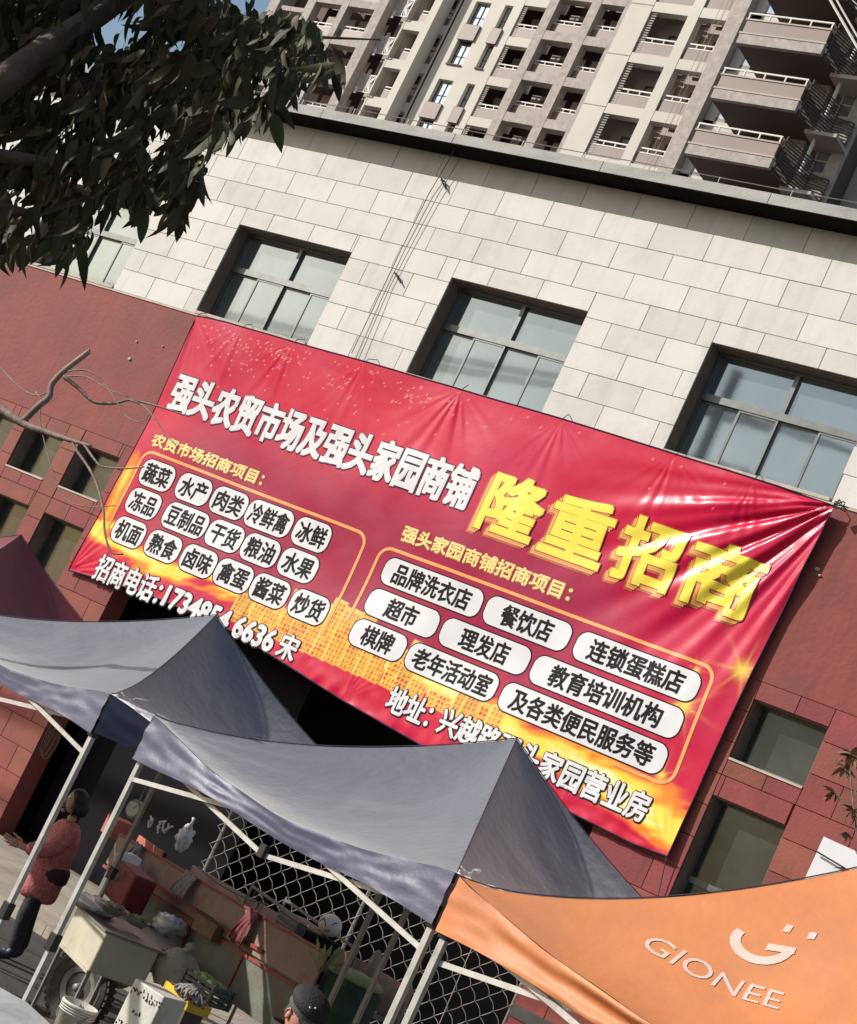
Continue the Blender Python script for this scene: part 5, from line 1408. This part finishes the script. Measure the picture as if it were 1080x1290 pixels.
# more goods and clutter round the stall
MT['sackcloth'] = mat('woven_sack_cloth', (.42, .38, .32), (.32, .28, .23), 18, .9, .6, 50, dirt=(.20, .15, .11), dscale=5, damt=.6)
MT['card'] = mat('brown_cardboard', (.24, .155, .10), (.18, .12, .08), 6, .85, .3, dirt=(.12, .08, .06), dscale=6, damt=.5)
MT['bluebag'] = mat('dull_blue_plastic', (.05, .075, .13), (.035, .05, .09), 8, .4, .5)
MT['basin'] = mat('enamel_basin', (.34, .33, .32), (.26, .25, .245), 7, .35, .1, dirt=(.15, .12, .10), dscale=6, damt=.5)
def sack(name, p, rx, ry, h, m, label, cat='sack', seed=0, rz=0):
    def fn_(q):
        k = 1 + .20 * noise.noise(q * 6 + Vector((seed, 3, 1))) + .07 * noise.noise(q * 22 + Vector((0, seed, 2)))
        return Vector((q.x * k, q.y * k, q.z * (1 + .1 * noise.noise(q * 5 + Vector((seed, 0, 0))))))
    o = MB().ellipsoid((0, 0, 0), rx, ry, h, 28, 20, fn=fn_).build(name, MT[m], smooth=True, label=label, cat=cat)
    o.location = p; o.rotation_euler.z = rz
    MB().tube([(0, 0, h * .9), (.01, .01, h * 1.08), (.03, -.01, h * 1.22)], [.05, .025, .045], 9).build('tied_neck', MT[m], o, smooth=True)
    return o
def cardbox(p, w, d, h, label, rz):
    t = thing('cardboard_box', label, 'box', p, rz)
    bevelled(MB().box(-w / 2, w / 2, -d / 2, d / 2, 0, h), 'box_body', MT['card'], t, .006, 1)
    for s_ in (-1, 1): MB().bar((0, s_ * d / 2, h + .002), (0, s_ * (d / 2 + .09), h + .05), w * .96, .005, up=(0, 0, 1)).build('flap', MT['card'], t)
    return t
cardbox(at(176, 1208, 12.7) - Vector((0, 0, .05)), .34, .26, .20, 'brown cardboard box with open flaps behind the cream counter', az_)
cardbox(at(262, 1180, 12.55), .28, .2, .14, 'small brown cardboard box lying on the tricycle bed', az_ + .3)
sack('sack', at(190, 1184, 12.9), .24, .18, .16, 'bluebag', 'dull blue plastic sack in the tricycle bed', 'sack', 5)
sack('sack', at(150, 1215, 12.4), .22, .18, .20, 'sackcloth', 'pale woven sack under the counter beside the tyre', 'sack', 9)
sack('sack', at(222, 1225, 11.8), .20, .17, .19, 'sackcloth', 'grimy woven sack below the oval wire basket', 'sack', 21)
for q, (x, y, Y_, r) in enumerate(((140, 1150, 11.45, .13), (170, 1166, 11.6, .11))):
    t = thing('basin', ('dented enamel basin on the cream counter, left one', 'dented enamel basin on the cream counter, right one')[q], 'basin', at(x, y, Y_))
    MB().lathe([(.001, 0), (r * .6, 0), (r, .055), (r * 1.08, .058), (r * 1.02, .052), (r * .6, .008), (.001, .008)], n=26).build('basin_bowl', MT['basin'], t, smooth=True)
    for i in range(9):
        a = i * 2.4; rr = r * .55 * math.sqrt(i / 9); MB().ellipsoid((rr * math.cos(a), rr * math.sin(a), .045 + .012 * (i % 3)), .035, .026, .024, 10, 8).build('vegetable', MT['palegreen' if q else 'mop'], t, smooth=True)
# scale, tools and a hanging hose near the tent pole
t = thing('hanging_scale', 'round hanging scale below the left tent bar', 'scale', at(170, 1020, 12.6))
MB().lathe([(.001, -.03), (.085, -.03), (.09, -.02), (.09, .02), (.085, .03), (.001, .03)], n=24, axis='Y').build('dial_case', MT['basin'], t, smooth=True)
MB().lathe([(.001, -.0315), (.07, -.0315)], n=24, axis='Y').build('dial_face', MT['whiteplastic'], t)
MB().bar((0, -.034, 0), (.03, -.034, .045), .006, .003).build('needle', MT['ink'], t)
MB().tube([(0, 0, .09), (0, 0, .30)], .006, 6).build('hook', MT['poledull'], t)
for k, (a, b, c) in enumerate((((298, 1128), (330, 1150), (352, 1168)), ((250, 1092), (300, 1108), (338, 1140)))):
    MB().tube(sagline(at(*a, 13.1), at(*c, 12.9), .05), .008, 6).build('hose', MT['steelrack'], label=('grey cable lying over the wire rack', 'grey cable running from the board to the rack')[k], cat='cable')
for i, (x, y, Y_) in enumerate(((330, 1200, 12.3), (352, 1214, 12.2), (374, 1226, 12.1))):
    t = thing('plastic_bottle', ('brown bottle on the rail, nearest the tricycle board middle', 'brown bottle on the rail between two others', 'brown bottle on the rail, nearest the man in the cap')[i], 'bottle', at(x, y, Y_))
    MB().lathe([(.001, 0), (.032, 0), (.034, .10), (.028, .13), (.012, .16), (.012, .185), (.001, .185)], n=14).build('glass_body', MT['card'], t, smooth=True)
    MB().lathe([(.014, .183), (.014, .20), (.001, .20)], n=12).build('bottle_cap', MT['cartred'], t)

# rags, stacked crates and a net bag
def rag(label, p, w, h, m, rz):
    def f(u, v):
        x = (u - .5) * w; return Vector((x + .02 * math.sin(v * 5 + u * 3), -.05 * math.sin(v * 1.5) - .018 * math.sin(u * 17 + v * 3) * v - .01, -h * v + .012 * math.sin(u * 11)))
    o = MB().grid(f, 26, 16).build('rag', MT[m], smooth=True, label=label, cat='cloth', loc=p); o.rotation_euler.z = rz
    sm_ = o.modifiers.new('thick', 'SOLIDIFY'); sm_.thickness = .004
    return o
def onboard(s, dz, n=-.04): return P_(s, n, Zt(s) + dz)
rag('grey rag draped over the middle of the pinkish board', onboard(Lh * .42, .03), .26, .22, 'mop', az_)
rag('dull red rag draped over the pinkish board near the man', onboard(Lh * .72, .03), .20, .30, 'crate', az_)
rag('dark blue rag hanging on the left end of the pinkish board', onboard(Lh * .14, .03), .18, .26, 'bluebag', az_)
def slat_crate(p, rz, label, m='steelrack', w=.40, d=.28, h=.20):
    t = thing('plastic_crate', label, 'crate', p, rz)
    for k in range(4):
        z = .012 + k * h / 4
        for y in (-d / 2, d / 2): MB().box(-w / 2, w / 2, y - .006, y + .006, z, z + h / 4 - .016).build('slat', MT[m], t)
        for x in (-w / 2, w / 2): MB().box(x - .006, x + .006, -d / 2 + .007, d / 2 - .007, z, z + h / 4 - .016).build('slat', MT[m], t)
    for x in (-w / 2, w / 2):
        for y in (-d / 2, d / 2): MB().box(x - .014, x + .014, y - .014, y + .014, 0, h).build('corner_post', MT[m], t)
    MB().box(-w / 2, w / 2, -d / 2, d / 2, .0, .008).build('bottom', MT[m], t)
    for i in range(10):
        MB().ellipsoid((random.uniform(-w * .36, w * .36), random.uniform(-d * .3, d * .3), h * .88), .05, .042, .038, 12, 8).build('vegetable', MT['palegreen' if m == 'crateblue' else 'cartgreen'], t, smooth=True)
    return t
pcr = at(300, 1235, 11.5)
slat_crate(Vector((pcr.x, pcr.y, GZ + .004)), az_, 'slatted grey crate, bottom of the stack before the green panel')
slat_crate(Vector((pcr.x + .02, pcr.y, GZ + .215)), az_ + .12, 'slatted grey crate of greens, middle of the stack before the green panel')
slat_crate(Vector((pcr.x - .01, pcr.y, GZ + .43)), az_ - .06, 'slatted blue crate of pale greens, top of the stack beside the man', 'crateblue')
slat_crate(at(262, 1244, 11.2) - Vector((0, 0, .10)), az_ + .3, 'slatted blue crate of greens behind the yellow mop tray', 'crateblue', .34, .24, .16)
# wire rack trolley behind the board
pr0 = at(320, 1118, 13.4); pr1 = at(405, 1180, 12.7)
rk = thing('wire_rack', 'grey wire rack holding a dark crate behind the pinkish board', 'rack', (pr0.x, pr0.y, GZ))
lo = local(rk); d = (pr1 - pr0); d.z = 0; Ld = d.length; d.normalize(); n_ = Vector((-d.y, d.x, 0))
z1 = pr0.z; z0 = z1 - .34
R_ = lambda s, n, z: Vector((pr0.x, pr0.y, 0)) + d * s + n_ * n + Vector((0, 0, z))
for n in (0, .38):
    for z in (z0, z1): MB().bar(R_(-.05, n, z), R_(Ld, n, z), .022).build('rail', MT['steelrack'], rk, loc=lo)
    for s in (-.04, Ld - .01): MB().bar(R_(s, n, GZ + .003), R_(s, n, z1 + .03), .022).build('upright', MT['steelrack'], rk, loc=lo)
gr = MB()
for i in range(9): gr.tube([R_(-.03 + i * .035, 0, z0), R_(.05 + i * .035 + random.uniform(-.05, .05), .02, z1)], .004, 4)
gr.build('side_wires', MT['steelrack'], rk, loc=lo)
cr_ = bevelled(MB().box(-.22, .22, -.14, .14, 0, .19), 'crate', MT['crateblue'], None, .01, 1, loc=R_(Ld * .52, .18, z1 - .21), label='blue grey plastic crate in the wire rack', cat='crate'); cr_.rotation_euler.z = math.atan2(d.y, d.x)
for i in range(3): MB().box(-.2, .2, -.146, -.141, .03 + i * .055, .05 + i * .055).build('slat', MT['steelrack'], cr_)
pb_ = at(416, 1166, 12.7)
pot = thing('enamel_pot', 'round white patterned pot at the right end of the wire rack', 'pot', pb_ + Vector((0, 0, -.11)))
MB().ellipsoid((0, 0, .11), .105, .10, .095, 22, 14).build('pot_body', MT['whiteplastic'], pot, smooth=True)
pp_ = MB()
for k in range(5): pp_.tube([(.107 * math.cos(a), -.102 * math.sin(a) * .98 - .0, .11 + .05 * math.sin(a * 3 + k)) for a in (R(30 + 24 * k), R(42 + 24 * k), R(52 + 24 * k))], .004, 5)
pp_.build('painted_pattern', MT['ink'], pot)
MB().box(-.12, .12, -.12, .12, -pb_.z + .11 + GZ + .004, -.001).build('stand', MT['inpanel'], pot)
# potted greens and green-topped sack between the poles
def sprig(name, p, n, s, label, m1='palegreen', cat='plant'):
    t = thing(name, label, cat, p)
    st2 = MB(); lf = MB()
    for i in range(n):
        a = random.uniform(0, 6.28); e = Vector((math.cos(a) * s * random.uniform(.3, 1), math.sin(a) * s * .6, s * random.uniform(.3, 1.2)))
        st2.tube([(0, 0, 0), e * .5 + Vector((0, 0, .02)), e], [.004, .003, .002], 4)
        q = e.normalized(); sd2 = q.cross(Vector((0, 1, .2))).normalized() * s * .12; b0 = len(lf.v)
        lf.v += [tuple(e * .7), tuple(e * .9 + sd2), tuple(e * 1.25), tuple(e * .9 - sd2)]; lf.f.append((b0, b0 + 1, b0 + 2, b0 + 3))
    st2.build('stem', MT['twig'], t); o = lf.build('leaves', MT[m1], t); o['kind'] = 'stuff'
    return t
sprig('leafy_greens', at(402, 1226, 11.6), 26, .18, 'small tangle of green stalks at the right end of the pinkish board')
pg = at(452, 1226, 12.2)
gs = thing('garbage_bag', 'dark green covered bin with a pale green cloth on top behind the grey poles', 'bin', (pg.x, pg.y, GZ))
hgt = pg.z - GZ
MB().lathe([(.001, .003), (.20, .003), (.24, hgt * .5), (.25, hgt * .93), (.18, hgt * .98), (.001, hgt * .985)], n=26).build('bin_body', MT['greencloth'], gs, smooth=True)
MB().ellipsoid((0, 0, hgt * .97), .26, .22, .055, 24, 10, fn=lambda pp: pp * (1 + .12 * noise.noise(pp * 14))).build('cloth_top', MT['palegreen'], gs, smooth=True)
MB().ellipsoid((0, 0, 0), .045, .045, .11, 14, 10).build('bottle', MT['poledull'], label='dull bottle-shaped thing standing on the pale green cloth', cat='bottle', loc=(pg.x + .12, pg.y - .05, GZ + hgt + .13))
# two dull poles (braces of a stall frame) and the left dark one
# string loops under the left tent
s0 = at(72, 905, 12.3)
lp = MB()
for k in range(3):
    w = .05 + .02 * k; lp.tube([s0 + Vector((w * math.cos(a * math.pi / 10) * .8 + k * .03, .01 * k, -.17 - .02 * k + .18 * math.sin(a * math.pi / 10))) for a in range(21)], .005, 5)
lp.tube([s0, s0 + Vector((0, 0, .20))], .005, 5)
lp.build('hanging_string', MT['mop'], label='loops of grey string hanging under the left tent', cat='string')
# pale sheet-covered stall at the bottom left corner
ps = [at(-60, 1212, 6.6), at(2, 1245, 6.6), at(34, 1263, 6.55), at(76, 1302, 6.4)]
tb = thing('covered_table', 'table under a pale grey sheet cut off by the bottom left corner', 'table', (ps[1].x, ps[1].y, GZ))
lo = local(tb)
top = MB(); q = [p + Vector((.35, -1.0, 0)) for p in ps]
n0 = 0
for a, b in zip(ps, q): top.v += [tuple(a), tuple(b)]
for a, b in zip(ps, q): top.v += [tuple(a - Vector((0, 0, .03))), tuple(b - Vector((0, 0, .03)))]
for i in range(3):
    top.f += [(2 * i, 2 * i + 1, 2 * i + 3, 2 * i + 2), (8 + 2 * i, 8 + 2 * i + 2, 8 + 2 * i + 3, 8 + 2 * i + 1), (2 * i, 2 * i + 2, 10 + 2 * i, 8 + 2 * i), (2 * i + 1, 9 + 2 * i, 11 + 2 * i, 3 + 2 * i)]
top.f += [(0, 8, 9, 1), (6, 7, 15, 14)]
top.build('sheet', MT['paletop'], tb, loc=lo)
for a in (ps[0], q[0], ps[2] - Vector((.1, .1, 0)), q[2]):
    MB().box(a.x - .02, a.x + .02, a.y - .02, a.y + .02, GZ + .003, a.z - .032).build('leg', MT['black'], tb, loc=lo)
# white panel behind the orange tent, with a dark rod
pa, pb2, pcc = at(1038, 1054, 12.5), at(1100, 1082, 12.5), at(1009, 1118, 12.5)
ws = thing('white_panel', 'tilted white panel with a dark rod behind the orange tent', 'panel', pa)
v1, v2 = pb2 - pa, pcc - pa
def Wp(a, b, y=0): return v1 * a + v2 * b + Vector((0, y, 0))
m_ = MB(); m_.v = [tuple(Wp(a, b, y)) for y in (0, .02) for a, b in ((0, 0), (1.6, 0), (1.6, 2.4), (0, 2.4))]
m_.f = [(0, 1, 2, 3), (4, 7, 6, 5), (0, 4, 5, 1), (1, 5, 6, 2), (2, 6, 7, 3), (3, 7, 4, 0)]
m_.build('panel_face', MT['white'], ws)
MB().tube([Wp(.02, .30, -.03), Wp(1.2, .42, -.03)], .007, 6).build('rod', MT['cable'], ws)
b_ = Wp(.8, 2.4); MB().box(b_.x - .03, b_.x + .03, b_.y + .021, b_.y + .06, -pa.z + GZ + .003, b_.z + .5).build('support_post', MT['poledull'], ws)

# ================================================================== TREES
def leaf_mesh(kind, L=.095, W_=.026, droop=.5):
    """pointed curved leaf: midrib fold and a drooping tip"""
    mb = MB(); n = 6
    for i in range(n + 1):
        t = i / n; w = W_ * math.sin(math.pi * min(1, t * .93 + .03)) ** .8 * (1 - .35 * t) * 1.3 if 0 < i < n else .0008
        x = L * t; z = -droop * L * t * t + .006 * math.sin(t * 5 + kind)
        mb.v += [(x, -w, z + w * .35), (x, 0, z), (x, w, z + w * .35)]
    for i in range(n):
        a = 3 * i; mb.f += [(a, a + 1, a + 4, a + 3), (a + 1, a + 2, a + 5, a + 4)]
    mb.tube([(-.022, 0, .004), (0, 0, 0)], .0013, 4)
    return mb
leaf_src = [leaf_mesh(k, L=.100 + .016 * k, W_=.021 + .0025 * (k % 3), droop=.25 + .22 * k) for k in range(4)]
leaf_me = [m.mesh('leaf', MT['leaf'], smooth=True) for m in leaf_src]
TK = .50
tree = thing('leafy_tree', 'dark leafy tree hanging into the upper left corner in front of the facade', 'tree', (-3.7, 1.2, GZ))
toff = Vector((3.7, -1.2, -GZ))
# trunk stands left of the frame; limbs reach into the picture
tp = [Vector((-3.7, 1.2, GZ)), Vector((-3.68, 1.25, .9)), Vector((-3.62, 1.5, 2.2)), Vector((-3.5, 1.9, 3.0)), at(-60, 150, 4.6 * TK), at(45, 72, 4.9 * TK), at(150, 0, 5.2 * TK), at(230, -60, 5.5 * TK)]
MB().tube(tp[:5], [.11, .10, .085, .065, .045], 14).build('trunk', MT['bark'], tree, smooth=True, loc=toff)
MB().tube(tp[4:], [.042, .034, .027, .02], 12).build('limb', MT['bark'], tree, smooth=True, loc=toff)
def limb(pts, r0, r1=None):
    pts = [Vector((0, 0, CZ)) + (p - Vector((0, 0, CZ))) * TK for p in pts]; r0 *= TK; r1 = (r1 or r0 * .3) * TK
    n = len(pts) - 1
    MB().tube(pts, [r0 + ((r1 or r0 * .3) - r0) * i / n for i in range(n + 1)], 8).build('branch', MT['bark'], tree, smooth=True, loc=toff)
limb([at(-40, 190, 4.7), at(60, 205, 5.0), at(150, 175, 5.3), at(260, 120, 5.6), at(380, 70, 5.9)], .035, .006)
limb([at(20, 95, 4.9), at(120, 110, 5.3), at(250, 60, 5.8), at(360, 45, 6.0), at(480, 50, 6.3)], .03, .004)
limb([at(-40, 250, 4.8), at(40, 270, 5.1), at(110, 250, 5.3), at(180, 215, 5.5)], .028, .006)
limb([at(150, 175, 5.3), at(190, 205, 5.4), at(235, 215, 5.6)], .012, .004)
limb([at(360, 45, 6.0), at(400, 60, 6.1), at(425, 80, 6.2)], .006, .003)
rnd = random.Random(11)
polyg = [(-60, -60), (330, -60), (345, 25), (395, 45), (428, 92), (425, 118), (398, 98), (375, 135), (345, 165), (300, 172), (296, 190), (262, 205), (268, 238), (225, 296), (205, 262), (185, 290), (150, 262), (118, 300), (110, 320), (84, 346), (48, 318), (25, 345), (-60, 345)]
def inside(x, y):
    c = False; n = len(polyg)
    for i in range(n):
        x1, y1 = polyg[i]; x2, y2 = polyg[(i + 1) % n]
        if (y1 > y) != (y2 > y) and x < (x2 - x1) * (y - y1) / (y2 - y1) + x1: c = not c
    return c
def edge_dist(x, y):
    b = 1e9
    for i in range(len(polyg)):
        x1, y1 = polyg[i]; x2, y2 = polyg[(i + 1) % len(polyg)]; dx, dy = x2 - x1, y2 - y1
        t = max(0, min(1, ((x - x1) * dx + (y - y1) * dy) / (dx * dx + dy * dy))); b = min(b, math.hypot(x - x1 - t * dx, y - y1 - t * dy))
    return b
def leaf_matrix(p, rn):
    """leaves hang from their stalks, tips down"""
    a = rn.uniform(0, 2 * math.pi); pitch = rn.uniform(.45, 1.35)
    q = Vector((math.cos(a) * math.cos(pitch), math.sin(a) * math.cos(pitch), -math.sin(pitch)))
    m = q.to_track_quat('X', 'Z').to_matrix().to_4x4() @ Matrix.Rotation(rn.uniform(-1.4, 1.4), 4, 'X')
    s = rn.uniform(.62, 1.12) * TK; return Matrix.Translation(p) @ m @ Matrix.Scale(s, 4)
vis = []
tries = 0
holes = [(145, 45, 26), (165, 42, 18), (320, 12, 22), (62, 132, 8), (190, 145, 9), (150, 180, 9), (105, 250, 15), (28, 262, 12), (232, 68, 10), (110, 95, 6), (205, 190, 10), (60, 300, 12), (250, 150, 9), (330, 120, 10), (20, 190, 8)]
while len(vis) < 4600 and tries < 90000:
    tries += 1
    x, y = rnd.uniform(-55, 430), rnd.uniform(-55, 345)
    if not inside(x, y): continue
    e = edge_dist(x, y)
    if e < 12 and rnd.random() < .35: continue
    if any(math.hypot(x - a, y - b) < r + 9 for a, b, r in holes) and rnd.random() < .93: continue
    Y = rnd.uniform(4.9, 6.6) * TK; vis.append((e, x, y, Y))
vis.sort(key=lambda v: v[0])
stuff = MB()
def add_leaf_stuff(M_):
    src = leaf_src[rnd.randrange(4)]; n0 = len(stuff.v)
    stuff.v += [tuple(M_ @ Vector(v)) for v in src.v]; stuff.f += [tuple(i + n0 for i in f) for f in src.f]
for i, (e, x, y, Y) in enumerate(vis):
    M_ = leaf_matrix(at(x, y - 20, Y), rnd)
    if i < 300:
        o = link('leaf', leaf_me[rnd.randrange(4)], tree); o.matrix_local = Matrix.Translation(toff) @ M_
    else: add_leaf_stuff(M_)
# unseen leaves added along the sun's direction to shade the foliage in view
for _ in range(2200):
    e_, x_, y_, Y_ = vis[rnd.randrange(len(vis))]
    if x_ > 300: continue
    c = at(x_, y_, Y_) + sdir * rnd.uniform(.5, 1.6) + Vector((rnd.gauss(0, .06), rnd.gauss(0, .06), rnd.gauss(0, .06)))
    u = [sum(CR[r][k] * (c[k] - (CZ if k == 2 else 0)) for k in range(3)) for r in range(3)]
    if u[2] > 0 and -80 < 540 + 2200 * u[0] / u[2] and 645 + 2200 * u[1] / u[2] > -80: continue
    add_leaf_stuff(leaf_matrix(c, rnd) @ Matrix.Scale(1.6, 4))
o = stuff.build('foliage', MT['leaf'], tree, smooth=True, loc=toff); o['kind'] = 'stuff'
# bare twigs reaching in from the left
bt = thing('bare_tree', 'bare pale branch with thin twigs reaching in from the left over the red wall', 'tree', (-8.2, 6.2, GZ))
boff = Vector((8.2, -6.2, -GZ))
def tw(p, r, y=8.0, dy=0, nm='twig', n=4):
    pts = [at(a, b, y + dy * i / max(1, len(p) - 1)) for i, (a, b) in enumerate(p)]
    # smooth the polyline
    out = []
    for i in range(len(pts) - 1):
        p0, p1, p2, p3 = pts[max(0, i - 1)], pts[i], pts[i + 1], pts[min(len(pts) - 1, i + 2)]
        for k in range(n):
            t = k / n; out.append(.5 * ((2 * p1) + (p2 - p0) * t + (2 * p0 - 5 * p1 + 4 * p2 - p3) * t * t + (3 * p1 - p0 - 3 * p2 + p3) * t ** 3))
    out.append(pts[-1]); m = len(out) - 1
    MB().tube(out, [1.5 * (r[0] + (r[1] - r[0]) * i / m) for i in range(m + 1)], 7).build(nm, MT['twig'], bt, smooth=True, loc=boff)
b0 = at(-150, 450, 8.0)
MB().tube([(-8.2 - 2.0, 7.4, GZ), (-8.2 - 2.0, 7.5, 1.5), (b0.x - .1, 7.8, b0.z - .9), b0], [.07, .06, .045, .03], 10).build('trunk', MT['bark'], bt, smooth=True, loc=boff)
tw([(-150, 450), (-60, 485), (0, 515), (28, 533), (60, 545), (90, 555), (115, 562)], (.030, .006), nm='branch')
tw([(26, 534), (48, 512), (62, 500), (65, 485), (80, 468), (112, 443)], (.016, .013), nm='branch')
tw([(80, 474), (98, 488), (118, 506), (145, 508), (165, 504), (200, 512), (232, 523)], (.010, .003), 8.0, .3)
tw([(165, 504), (185, 515), (208, 545), (225, 565)], (.005, .002))
tw([(85, 468), (105, 466), (125, 475), (140, 495), (160, 525), (178, 531), (190, 520)], (.004, .002))
tw([(85, 474), (110, 475), (135, 490), (162, 500)], (.004, .002))
tw([(-20, 440), (5, 468), (30, 492), (50, 498), (66, 490)], (.004, .003))
tw([(45, 494), (52, 505), (50, 528), (57, 560), (68, 600), (82, 628), (108, 638), (145, 637)], (.004, .002))
tw([(52, 507), (64, 506), (72, 500)], (.003, .0015))
tw([(92, 556), (95, 565), (118, 600), (130, 640), (132, 670), (140, 695), (155, 698)], (.007, .004))
tw([(106, 560), (120, 580), (130, 588), (160, 590), (182, 588)], (.006, .003))
tw([(22, 530), (40, 522), (62, 545)], (.003, .002)); 
# dry leafy stalks at the right edge
dp = thing('potted_plant', 'dry brown leafy stalks at the right edge before the red wall', 'plant', (at(1075, 1130, 11).x, 11, GZ))
dl = -Vector(dp.location)
s1 = [at(1115, 1250, 11.0), at(1100, 1150, 11.0), at(1078, 1040, 11.0), at(1070, 960, 11.0)]
st3 = MB().tube(s1, [.014, .011, .007, .003], 6); lfb = MB()
for (x, y, n, sz) in ((1072, 952, 16, .12), (1064, 968, 10, .10), (1052, 1000, 12, .09), (1076, 1022, 12, .09), (1068, 1050, 8, .07), (1066, 1096, 8, .07)):
    c = at(x, y, 11.0); st3.tube([at(min(1090, x + 16), y + 34, 11.0), c], [.004, .003], 4)
    for i in range(n):
        a = rnd.uniform(0, 6.28); q = Vector((math.cos(a), rnd.uniform(-.4, .4), math.sin(a) * .8 - .25)).normalized()
        src = leaf_src[rnd.randrange(4)]; M_ = Matrix.Translation(c) @ q.to_track_quat('X', 'Z').to_matrix().to_4x4() @ Matrix.Rotation(rnd.uniform(-1, 1), 4, 'X') @ Matrix.Scale(sz / .16, 4)
        MM = MB(); MM.v = [tuple(M_ @ Vector(v)) for v in src.v]; MM.f = list(src.f)
        MM.build('leaf', MT['leafbrown'], dp, smooth=True, loc=dl)
st3.build('stem', MT['twig'], dp, loc=dl)
# utility pole across the street, behind the camera: it shows mirrored in the upper windows
up_ = thing('utility_pole', 'concrete utility pole left of the tents, mirrored in the right window', 'utility pole', (-15.1, 8.0, GZ))
MB().tube([(0, 0, 0), (0, 0, 12.6)], [.19, .12], 12).build('pole_shaft', MT['coping'], up_, smooth=True)
for z in (11.6, 10.6):
    MB().box(-1.1, 1.1, -.05, .05, z, z + .1).build('cross_arm', MT['poledull'], up_)
    for x in (-1.0, -.5, .5, 1.0): MB().lathe([(.02, z + .1), (.05, z + .14), (.03, z + .18), (.05, z + .22), (.02, z + .26)], (x, 0, 0), 8).build('insulator', MT['whiteplastic'], up_)
for i, (x, z) in enumerate(((-1.0, 11.86), (-.5, 11.86), (.5, 11.86), (1.0, 11.86), (-.8, 10.8), (.8, 10.8))):
    for s_ in (-1, 1): MB().tube(sagline((-15.1 + x, 8.0, GZ + z), (-15.1 + x * .8 + s_ * 42, 8.0 + 2.5 * s_ + .15 * i, GZ + z + .5), 1.1 + .1 * i, 20), .026, 5).build('overhead_wire', MT['cable'], label='dark overhead wire along the street above the tents, mirrored in the windows', cat='cable', group='overhead wires along the street')
